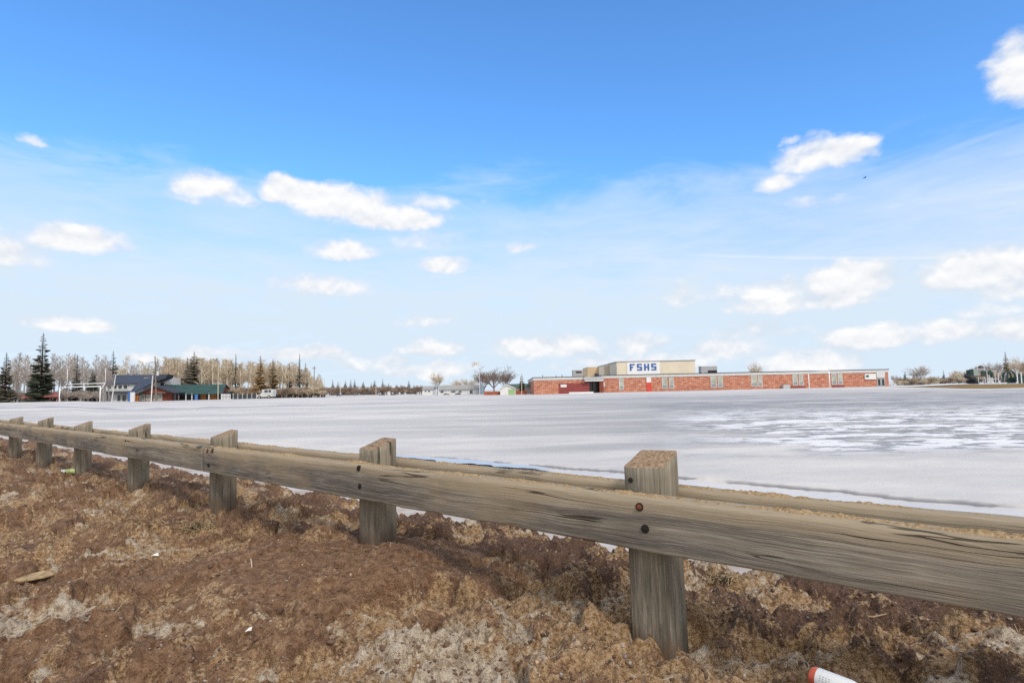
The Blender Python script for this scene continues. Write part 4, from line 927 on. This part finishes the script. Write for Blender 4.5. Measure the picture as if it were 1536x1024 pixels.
tag(bp.build('blue_board', M_blue), 'upright blue board leaning beside the white panel at the house', 'board')
m_ = MB(); pbox(m_, 195.2, 201.5, 588, 603, YP-1.2, .3); tag(m_.build('white_board', M_white), 'upright white panel beside the blue board at the house', 'board')

# green roofed building
YN = 152.; gb = thing('green_roofed_hall', (X(295,YN),YN,ground(X(295,YN),YN)), 'long low hall with green metal roof and orange doors below the wood', 'hall')
m_ = MB(); m_.slab([pt(252,591.2,YN), pt(331,590,YN), pt(338,576,YN+5.5), pt(247,577,YN+5.5)], (0,.08,-.2)); m_.build('roof', M_greenroof, gb)
m_ = MB(); m_.slab([pt(247,577,YN+5.6), pt(338,576,YN+5.6), pt(345.5,586,YN+11), pt(249,589,YN+11)], (0,-.08,-.2)); m_.build('rear_roof', M_greenroof, gb)
m_ = MB(); m_.slab([pt(331,590,YN-.1), pt(338,575.6,YN+5.5), pt(346.5,586.4,YN+11), pt(345.5,587.6,YN+11), pt(338,577.6,YN+5.5), pt(332.6,590.5,YN-.1)], (.25,.05,0)); m_.build('bargeboard', M_dark, gb)
m_ = MB(); m_.box(X(256,YN), X(331,YN), YN+1.8, YN+9, ground(X(300,YN),YN)-.5, Z(300,588,YN)); m_.build('wall', M_dark, gb)  # shade under the eave is put into the dark wall colour
m_ = MB(); m_.slab([pt(333,603,YN+.5), pt(333,590,YN+.5), pt(338.3,578.5,YN+5.5), pt(345.5,587,YN+10.5), pt(345.5,603,YN+10.5)], (-.2,0,0)); m_.build('gable_wall', M_redwood, gb)
for a, b in ((301,309),(315,325)):
    m_ = MB(); pbox(m_, a, b, 591.5, 600, YN+1.75, .05, .06); m_.build('door', M_orange, gb)
for a in (267,278,287,312.5,331.5):
    m_ = MB(); pbox(m_, a, a+1.4, 589.5, 601, YN+.1, .2); m_.build('veranda_post', M_offw, gb)
m_ = MB(); c = W(294.5,595,YN-.6); zg = ground(c.x,c.y); m_.seg((c.x,c.y,zg),(c.x,c.y,zg+1.35),.38,.38,14); m_.seg((c.x,c.y,zg+1.35),(c.x,c.y,zg+1.40),.40,.36,14); tag(m_.build('blue_barrel', M_blue), 'blue barrel standing under the green roof', 'barrel')
gt_ = thing('white_gate', W(339,600,YN-1.2), 'white slatted gate at the right end of the green roofed hall', 'gate')
m_ = MB(); 
for k in range(7): pbox(m_, 332+k*2.1, 333.1+k*2.1, 590.5, 599.5, YN-1.2, .06)
m_.build('pickets', M_white, gt_); m_ = MB(); pbox(m_, 331.5, 346, 591.8, 592.8, YN-1.1, .05); pbox(m_, 331.5, 346, 597, 598, YN-1.1, .05); m_.build('gate_rails', M_white, gt_)
# dark slatted fence and red shelter
df = thing('dark_fence', W(367,598.5,150), 'dark slatted fence between the green roofed hall and the camper truck', 'fence')
for k in range(5):
    m_ = MB(); pbox(m_, 350+k*7.0, 356.6+k*7.0, 591.5+.0*k, 599, 150, .08); m_.build('panel', M_dark, df)
for k in range(6):
    m_ = MB(); pbox(m_, 349.2+k*7.0, 350.2+k*7.0, 589.5, 599, 149.9, .1); m_.build('fence_post', M_grey, df)
YR = 111.; rs_ = thing('picnic_shelter', W(62,602,YR), 'low open shelter with faded red roof under the tallest spruce', 'shelter')
m_ = MB(); m_.slab([pt(32,596,YR), pt(88,593.5,YR), pt(84,588.5,YR+2.5), pt(40,590.5,YR+2.5)], (0,0,-.15)); m_.build('roof', M_redroof, rs_)
for a in (38,50,62,74,85):
    m_ = MB(); pbox(m_, a, a+1.3, 594, 604, YR+.4, .15); m_.build('shelter_post', M_redwood, rs_)
m_ = MB(); pbox(m_, 40, 84, 599, 604, YR+2.4, .1); m_.build('back_wall', M_redwood, rs_)

# ------------------------------------------------------------------ vehicles
def car(px0, px1, bot, Y, mat, label, tall=False, dirn=1):
    x0, x1 = X(px0,Y), X(px1,Y); L = x1-x0; zg = ground((x0+x1)/2, Y); s = L/4.4; c_ = thing('parked_car' if not tall else 'parked_pickup', ((x0+x1)/2,Y,zg), label, 'car' if not tall else 'pickup')
    xm = (x0+x1)/2
    def q2(u, z): return (xm+dirn*u*s, z*s+zg)
    body = [(-2.2,.35),(2.2,.35),(2.2,.75),(1.95,.92),(1.0,.98),(-2.1,.98),(-2.2,.8)] if not tall else [(-2.2,.5),(2.2,.5),(2.2,1.0),(2.0,1.15),(.9,1.18),(-2.2,1.18)]
    cab = [(1.0,.98),(.45,1.48),(-1.0,1.50),(-1.75,.98)] if not tall else [(.95,1.18),(.55,1.78),(-.35,1.8),(-.45,1.18)]
    m_ = MB(); m_.slab([(q2(u,z)[0],Y,q2(u,z)[1]) for u, z in body], (0,1.75*s,0)); m_.build('body', mat, c_)
    m_ = MB(); m_.slab([(q2(u,z)[0],Y+.12*s,q2(u,z)[1]) for u, z in cab], (0,1.5*s,0)); m_.build('cabin', mat, c_)
    m_ = MB(); cc = (sum(u for u,_ in cab)/4, sum(z for _,z in cab)/4); m_.slab([(q2(cc[0]+(u-cc[0])*.82,cc[1]+(z-cc[1])*.72)[0],Y+.10*s,q2(cc[0],cc[1]+(z-cc[1])*.72)[1]) for u, z in cab], (0,.015,0)); m_.build('side_window', M_glass, c_)
    for u in (-1.35,1.4):
        for yy_ in (-.02,1.57):
            a = q2(u,.34); m_ = MB(); m_.seg((a[0],Y+yy_*s,a[1]),(a[0],Y+(yy_+.2)*s,a[1]),.34*s,.34*s,14); w_ = m_.build('wheel', M_tyre, c_)
            m_ = MB(); m_.seg((a[0],Y+(yy_-.01)*s,a[1]),(a[0],Y+(yy_+.02)*s,a[1]),.2*s,.2*s,10); m_.build('rim', M_grey, w_)
    return c_
M_carb = P('car_blue_black', (.03,.035,.055), .35, .1, 2., .5); M_carg = P('car_grey', (.20,.21,.22), .35, .1, 2., .5); M_cardb = P('car_dark_blue', (.05,.08,.14), .35, .1, 2., .5)
car(1407.5, 1417.5, 577, 150, M_carb, 'dark car parked before the hedge left of the playground')
car(504.5, 511.5, 596, 215, M_cardb, 'dark blue pickup beyond the field, left of the low white fence', True)
car(665, 674, 592, 178, M_carg, 'grey car parked at the left end of the grey bungalow')
car(682, 691, 592, 180, M_carb, 'dark car parked before the middle of the grey bungalow', dirn=-1)
car(569, 577, 595, 210, M_carb, 'dark car left of the narrow white shed', dirn=-1)
car(586, 593, 595, 212, M_carb, 'dark car right of the narrow white shed')
car(158.5, 165.5, 602, 149, M_carb, 'dark car parked by the goalpost in front of the navy roofed house')
YV = 148.; rv = thing('camper_truck', (X(397,YV),YV,ground(X(397,YV),YV)), 'white camper truck parked before the beige wood', 'camper'); zg = ground(X(397,YV),YV)
x0, x1 = X(384,YV), X(409,YV)
m_ = MB(); m_.slab([(x0,YV,zg+.45),(x1,YV,zg+.45),(x1,YV,zg+1.1),(x0+1.5,YV,zg+1.1),(x0+.2,YV,zg+.95)], (0,2.,0)); m_.build('body', M_offw, rv)
m_ = MB(); m_.slab([(x0+.95,YV+.05,zg+1.1),(x0+1.6,YV+.05,zg+1.72),(x1-1.9,YV+.05,zg+1.72),(x1-1.9,YV+.05,zg+1.1)], (0,1.8,0)); m_.build('cab', M_offw, rv)
m_ = MB(); m_.slab([(x0+1.9,YV-.05,zg+1.1),(x1,YV-.05,zg+1.1),(x1+.1,YV-.05,zg+2.05),(x1-.3,YV-.05,zg+2.25),(x0+1.7,YV-.05,zg+2.25),(x0+1.4,YV-.05,zg+2.0),(x0+1.5,YV-.05,zg+1.76),(x0+1.9,YV-.05,zg+1.74)], (0,2.2,0)); m_.build('camper_box', M_offw, rv)
for a, b, z0, z1 in ((x0+2.1,x0+2.9,1.5,2.1),(x1-1.0,x1-.4,1.5,2.1)):
    m_ = MB(); m_.box(a,b,YV-.10,YV-.06,zg+z0,zg+z1); m_.build('side_window', M_glass, rv)
for u in (x0+.8, x1-.9):
    m_ = MB(); m_.seg((u,YV-.05,zg+.4),(u,YV+.2,zg+.4),.4,.4,14); w_ = m_.build('wheel', M_tyre, rv); m_ = MB(); m_.seg((u,YV-.07,zg+.4),(u,YV-.03,zg+.4),.2,.2,10); m_.build('rim', M_grey, w_)

# ------------------------------------------------------------------ houses in the middle distance
def low_house(name, a, b, ridge_, eave, base, Y, wall, roof, label, wins, cat='house', dep=9.):
    xm = X((a+b)/2,Y); h_ = thing(name, (xm,Y,ground(xm,Y)), label, cat); m_ = MB(); c = (a+b)/2
    m_.box(X(a,Y), X(b,Y), Y, Y+dep, ground(xm,Y)-.4, Z(c,eave,Y)); m_.build('wall', wall, h_)
    m_ = MB(); m_.gable(X(a-1,Y), X(b+1,Y), Y-.6, Y+dep+.6, Z(c,eave,Y)-.02, Z(c,ridge_,Y)); m_.build('roof', roof, h_)
    for wa, wb, wt, wbt in wins: window(h_, wa, wb, wt, wbt, Y-.03, .12)
    return h_
low_house('white_cottage', 634, 649, 578.6, 583.3, 593, 192, M_white, M_greyroof, 'little white house at the left of the grey bungalow', ((636.5,640,584.8,588),(641.5,645.5,584.8,588)))
low_house('grey_bungalow', 658, 720, 577.2, 583.5, 592.5, 186, M_lgrey, M_greyroof, 'long grey bungalow with shallow roof beyond the field', ((660,666,585.5,589.5),(676,684,585.5,589),(687,693,585.5,589),(704,709.5,585,590.5)))
m_ = MB(); pbox(m_, 719.5, 725, 577, 592.5, 183, 4.); tag(m_.build('blue_grey_shed', P('blue_grey_siding', (.36,.46,.54), .6, .08)), 'narrow blue grey shed at the right end of the grey bungalow', 'shed')
low_house('pink_bungalow', 762, 800, 575.2, 580.6, 592, 168, P('pinkish_siding', (.68,.58,.56), .7, .08), P('dark_green_shingles', (.09,.13,.10), .8, .2), 'pinkish bungalow with dark green roof behind the shed and school', ())
shd = thing('garden_shed', W(762,592,150), 'small white shed with lime green doors and a gable roof', 'shed')
m_ = MB(); pbox(m_, 750.5, 773, 582.2, 593.5, 150, 3.); m_.build('wall', M_white, shd)
a, b, c = pt(748.8,582.6,149.7), pt(759.5,575.8,149.7), pt(774.5,582,149.7)
m_ = MB(); m_.slab([a, b, c, c+Vector((-.25,0,-.12)), b+Vector((0,0,-.30)), a+Vector((.25,0,-.12))], (0,3.6,0)); m_.build('roof', M_offw, shd)
m_ = MB(); m_.slab([pt(751,582.2,150), pt(759.5,577.2,150), pt(772.8,582.2,150)], (0,.15,0)); m_.build('gable', M_white, shd)
for u, v in ((762.4,767),(767.4,772)):
    m_ = MB(); pbox(m_, u, v, 583.6, 592.4, 149.98, .02, .05); m_.build('door', M_green, shd)
def board_fence(a, b, top, bot, Y, n, label, mat):
    f_ = thing('board_fence', W((a+b)/2,bot,Y), label, 'fence'); w = (b-a)/n
    for k in range(n):
        m_ = MB(); pbox(m_, a+k*w+.15, a+(k+1)*w-.15, top, bot+1, Y, .06); m_.build('fence_panel', mat, f_)
    for k in range(n+1):
        m_ = MB(); pbox(m_, a+k*w-.25, a+k*w+.25, top-.7, bot+1, Y-.06, .05); m_.build('fence_post', mat, f_)
M_rfence = P('red_brown_fence', (.36,.11,.06), .8, .3)
board_fence(726, 750, 587, 592.5, 152, 4, 'red brown board fence left of the small shed', M_rfence)
board_fence(773.5, 790, 586, 592.5, 153, 3, 'red brown board fence between the small shed and the school', M_rfence)
# low white board fence and narrow white shed on the far side
lw = thing('low_fence', W(535,596,208), 'long low white board fence beyond the field', 'fence')
for k in range(5):
    m_ = MB(); pbox(m_, 518.5+k*6.8, 525+k*6.8, 594.3, 597.5, 208, .08); m_.build('fence_panel', M_white, lw)
ns_ = thing('narrow_shed', W(583,595,205), 'narrow white shed standing alone beyond the field', 'shed')
m_ = MB(); pbox(m_, 581.3, 584.6, 588, 596.5, 205, 1.); m_.build('wall', M_white, ns_); m_ = MB(); m_.gable(X(581,205), X(584.9,205), 204.9, 206.1, Z(583,588,205), Z(583,586.6,205), 'y'); m_.build('roof', M_offw, ns_)
m_ = MB(); pbox(m_, 582, 583.9, 590, 596.5, 204.98, .02, .04); m_.build('door', M_offw, ns_)
# tan fence behind the right hedge
board_fence(1346, 1409, 571, 578, 149, 9, 'pale weathered board fence right of the school', P('pale_tan_fence', (.27,.24,.185), .9, .3, .6))
cf = thing('metal_barrier', W(1338,578,141), 'low grey barrier at the right corner of the school', 'barrier'); m_ = MB(); pbox(m_, 1334.5, 1345, 576.2, 577.2, 141, .1); m_.build('barrier_rail', M_grey, cf)
for a in (1335,1339.5,1344): m_ = MB(); pbox(m_, a, a+.6, 576.2, 579.5, 141.1, .1); m_.build('barrier_leg', M_grey, cf)

# ------------------------------------------------------------------ grass bank and playground
m, g = newmat('dead_grass'); o = g.obj(); nz = g.noise(g.scale(o,(.12,.5,.5)), 1., 5., .6)
g.bsdf(g.ramp(nz, [(.3,(.17,.15,.055)),(.5,(.25,.17,.085)),(.7,(.30,.19,.11))]), .9, .1, g.bump(g.noise(o, 6., 4.), .1)); M_dgrass = m
ZP = .62; YPG = 105.
nx, ny = 90, 14; V = []
for i in range(nx):
    px = 1336+i*8.; f = i/(nx-1)
    amp = float(sst(1340, 1460, np.array(px)))
    for j in range(ny):
        v = j/(ny-1); Y = 96+v*9+1.2*math.sin(i*.35)*(1-v)*.6 + (1-amp)*22; x = X(px, Y); gz = ground(x, Y)
        V.append((x, Y, gz-.06+(ZP*amp+.12-.0)*float(sst(.0,1.,np.array(v)))+.03*math.sin(i*1.7+j*2.1)))
mb = MB(); mb.add(V, [tuple(int(v) for v in q2) for q2 in grid_faces(nx, ny)])
tag(mb.build('grass_bank', M_dgrass, smooth=True), 'bare brown grass bank below the playground', None, None, 'structure')
mb = MB(); V = []
for i in range(nx):
    px = 1336+i*8.; amp = float(sst(1340, 1460, np.array(px)))
    for j in range(5):
        Y = 104.9+(1-amp)*22+j*9.; x = X(px, Y); V.append((x, Y, ground(x, Y)+.075+ZP*amp))
mb.add(V, [tuple(int(v) for v in q2) for q2 in grid_faces(nx, 5)])
M_ps = P('snow_terrace', (.74,.76,.80), .8, .08, .3)
tag(mb.build('snowy_terrace', M_ps, smooth=True), 'snowy terrace on which the playground stands', None, None, 'structure')
pz = ZP+.05
pg = thing('playground_tower', (X(1470,YPG+3),YPG+3,pz), 'play tower with black spiral slide and brown pointed roof', 'play tower')
YT = YPG+3
def ppost(a, top, Y, mat=M_lgrey, r=.06, root=pg, nm='support_post'):
    c = W(a, top, Y); m_ = MB(); m_.seg((c.x,Y,pz-.2),(c.x,Y,c.z),r,r,8); m_.build(nm, mat, root)
for a, t_ in ((1458,553),(1466,550),(1476,550),(1480,556)): ppost(a, t_, YT); ppost(a, t_, YT+1.8)
m_ = MB(); pbox(m_, 1456, 1481, 563.4, 564.8, YT-.1, 2.); m_.build('deck', M_brown, pg)
for a, b, t_, mt in ((1455,1461,553.5,M_play),(1461,1468,554,P('grey_green_panel',(.26,.32,.30),.5,.1)),(1472,1479,556,M_play)):
    m_ = MB(); pbox(m_, a, b, t_, 563.3, YT-.06, .06, .05); m_.build('guard_panel', mt, pg)
c = W(1471, 552.2, YT+.9); tp = W(1471, 547.6, YT+.9); hw = .62
m_ = MB(); m_.add([(c.x-hw,c.y-.9,c.z),(c.x+hw,c.y-.9,c.z),(c.x+hw,c.y+.9,c.z),(c.x-hw,c.y+.9,c.z),(c.x,c.y,tp.z)], [(0,1,4),(1,2,4),(2,3,4),(3,0,4),(3,2,1,0)]); m_.build('pointed_roof', M_brown, pg)
hc = W(1455.5, 565, YT-.9); z0 = W(1455, 562, YT).z; z1 = pz+.38
m_ = MB(); pts = [(hc.x+.62*math.cos(1.2+a*.19), hc.y+.62*math.sin(1.2+a*.19), z0+(z1-z0)*a/36) for a in range(37)]
m_.tube(pts, .34, 10); m_.build('spiral_slide', M_black, pg, True)
m_ = MB(); e_ = pts[-1]; m_.tube([e_, (e_[0]+.6,e_[1]-.5,z1-.05), (e_[0]+1.3,e_[1]-.7,z1-.1)], [.34,.33,.30], 10); m_.build('slide_exit', M_black, pg, True)
m_ = MB(); pbox(m_, 1455.2, 1460.5, 554.5, 563, YT-.6, .8); m_.build('slide_entry', M_play, pg)
m_ = MB(); m_.slab([W(1459,552,YT+.5), W(1465,547,YT+.5), W(1471,546,YT+.5), W(1471,546.6,YT+.5), W(1465,547.6,YT+.5), W(1460,552,YT+.5)], (0,.06,0)); m_.build('arched_rail', M_lgrey, pg)
# second deck and bridge
pb_ = thing('playground_bridge', (X(1486,YT),YT,pz), 'low play deck with dark green panels right of the spiral slide tower', 'play deck')
for a, t_ in ((1483,556),(1487,560),(1492,557),(1497,559)): ppost(a, t_, YT+.3, root=pb_); ppost(a, t_, YT+1.6, root=pb_)
m_ = MB(); pbox(m_, 1481.5, 1498, 568, 569, YT+.2, 1.5); m_.build('deck', M_grey, pb_)
m_ = MB(); m_.slab([W(1481,556.5,YT), W(1486,555.5,YT), W(1489.5,558,YT), W(1491.5,567,YT), W(1488.5,567,YT), W(1487,561,YT), W(1481.5,562,YT)], (0,.4,0)); m_.build('curved_panel', M_play, pb_)
for k in range(5):
    m_ = MB(); pbox(m_, 1483+k*1.5, 1483.7+k*1.5, 566, 576.4, YT-.05, .05); m_.build('baluster', M_lgrey, pb_)
m_ = MB(); pbox(m_, 1488, 1496, 555.6, 557, YT+.4, .5); m_.build('top_board', M_grey, pb_)
# arch climber
ac = thing('arch_climber', (X(1517,YT),YT,pz), 'dark green arched climber at the right of the playground', 'climber')
for dy in (0., .9):
    m_ = MB(); cx, cz = X(1517,YT), pz
    m_.tube([(cx+.78*math.cos(math.pi*k/16), YT+dy, cz+.2+1.95*math.sin(math.pi*k/16)**.7) for k in range(17)], .15, 8); m_.build('arch', M_play, ac, True)
for k in range(2,15,2):
    m_ = MB(); p = (cx+.78*math.cos(math.pi*k/16), cz+.2+1.95*math.sin(math.pi*k/16)**.7); m_.seg((p[0],YT,p[1]),(p[0],YT+.9,p[1]),.05,.05,6); m_.build('rung', M_play, ac)
m_ = MB(); pbox(m_, 1510.5, 1523.5, 566, 574.5, YT+.95, .08); m_.build('net_panel', M_play, ac)
sd2 = thing('play_panels', (X(1530,YT),YT,pz), 'dark green play panels at the right edge of the playground', 'play panel')
for a, b, t_, mt in ((1525.5,1527,557,M_lgrey),(1527.5,1531,560,M_play),(1531.5,1533,558,M_lgrey),(1533.5,1540,563,M_play),(1541,1542.4,559,M_lgrey)):
    m_ = MB(); pbox(m_, a, b, t_, 577, YT, .12); m_.build('panel' if mt is M_play else 'support_post', mt, sd2)
sw = thing('swing_frame', (X(1504,YT+2),YT+2,pz), 'thin grey swing frame between the play deck and the arch climber', 'swing')
for a in (1499.5,1508):
    for dx in (-.5,.5):
        c = W(a, 557, YT+2); m_ = MB(); m_.seg((c.x+dx*.3,c.y+dx*1.6,pz-.1),(c.x,c.y,c.z),.05,.05,6); m_.build('leg', M_lgrey, sw)
c0, c1 = W(1499.5,557,YT+2), W(1508,557,YT+2); m_ = MB(); m_.seg(c0, c1, .05,.05,6); m_.build('top_bar', M_lgrey, sw)
for f in (.3,.7):
    c = c0.lerp(c1, f); m_ = MB(); m_.box(c.x-.2,c.x+.2,c.y-.1,c.y+.1,pz+.5,pz+.54); m_.seg((c.x-.18,c.y,pz+.54),(c.x-.18,c.y,c.z),.012,.012,4); m_.seg((c.x+.18,c.y,pz+.54),(c.x+.18,c.y,c.z),.012,.012,4); m_.build('swing_seat', M_black, sw)

# bird high over the school
bd = W(1297, 267, 120); mb = MB()
body = []
bdm = bpy.data.meshes.new('bird'); mb = MB()
mb.tube([bd+Vector((-.20,0,0)), bd+Vector((-.12,0,.01)), bd+Vector((0,0,.0)), bd+Vector((.12,0,.0)), bd+Vector((.22,0,.01)), bd+Vector((.28,0,.0))], [.03,.07,.085,.06,.045,.01], 8)
for s_ in (-1,1):
    mb.slab([bd+Vector((-.08,s_*.05,.03)), bd+Vector((-.14,s_*.35,.14)), bd+Vector((.02,s_*.62,.08)), bd+Vector((.10,s_*.3,.10)), bd+Vector((.10,s_*.05,.03))], (0,0,.012))
mb.slab([bd+Vector((-.18,-.02,0)), bd+Vector((-.34,-.08,.0)), bd+Vector((-.34,.08,.0)), bd+Vector((-.18,.02,0))], (0,0,.01))
tag(mb.build('bird', P('bird_dark', (.03,.03,.035), .8), smooth=True), 'small dark bird flying high over the school', 'bird')

# prototypes stay only as copies
for p in PROTO:
    for ch in list(p.children): bpy.data.objects.remove(ch)
    bpy.data.objects.remove(p)

# ------------------------------------------------------------------ view
sc.view_settings.view_transform = 'Standard'; sc.view_settings.look = 'None'; sc.view_settings.exposure = .28; sc.view_settings.gamma = 1
sc.render.engine = 'CYCLES'; sc.cycles.max_bounces = 6; sc.cycles.use_denoising = False
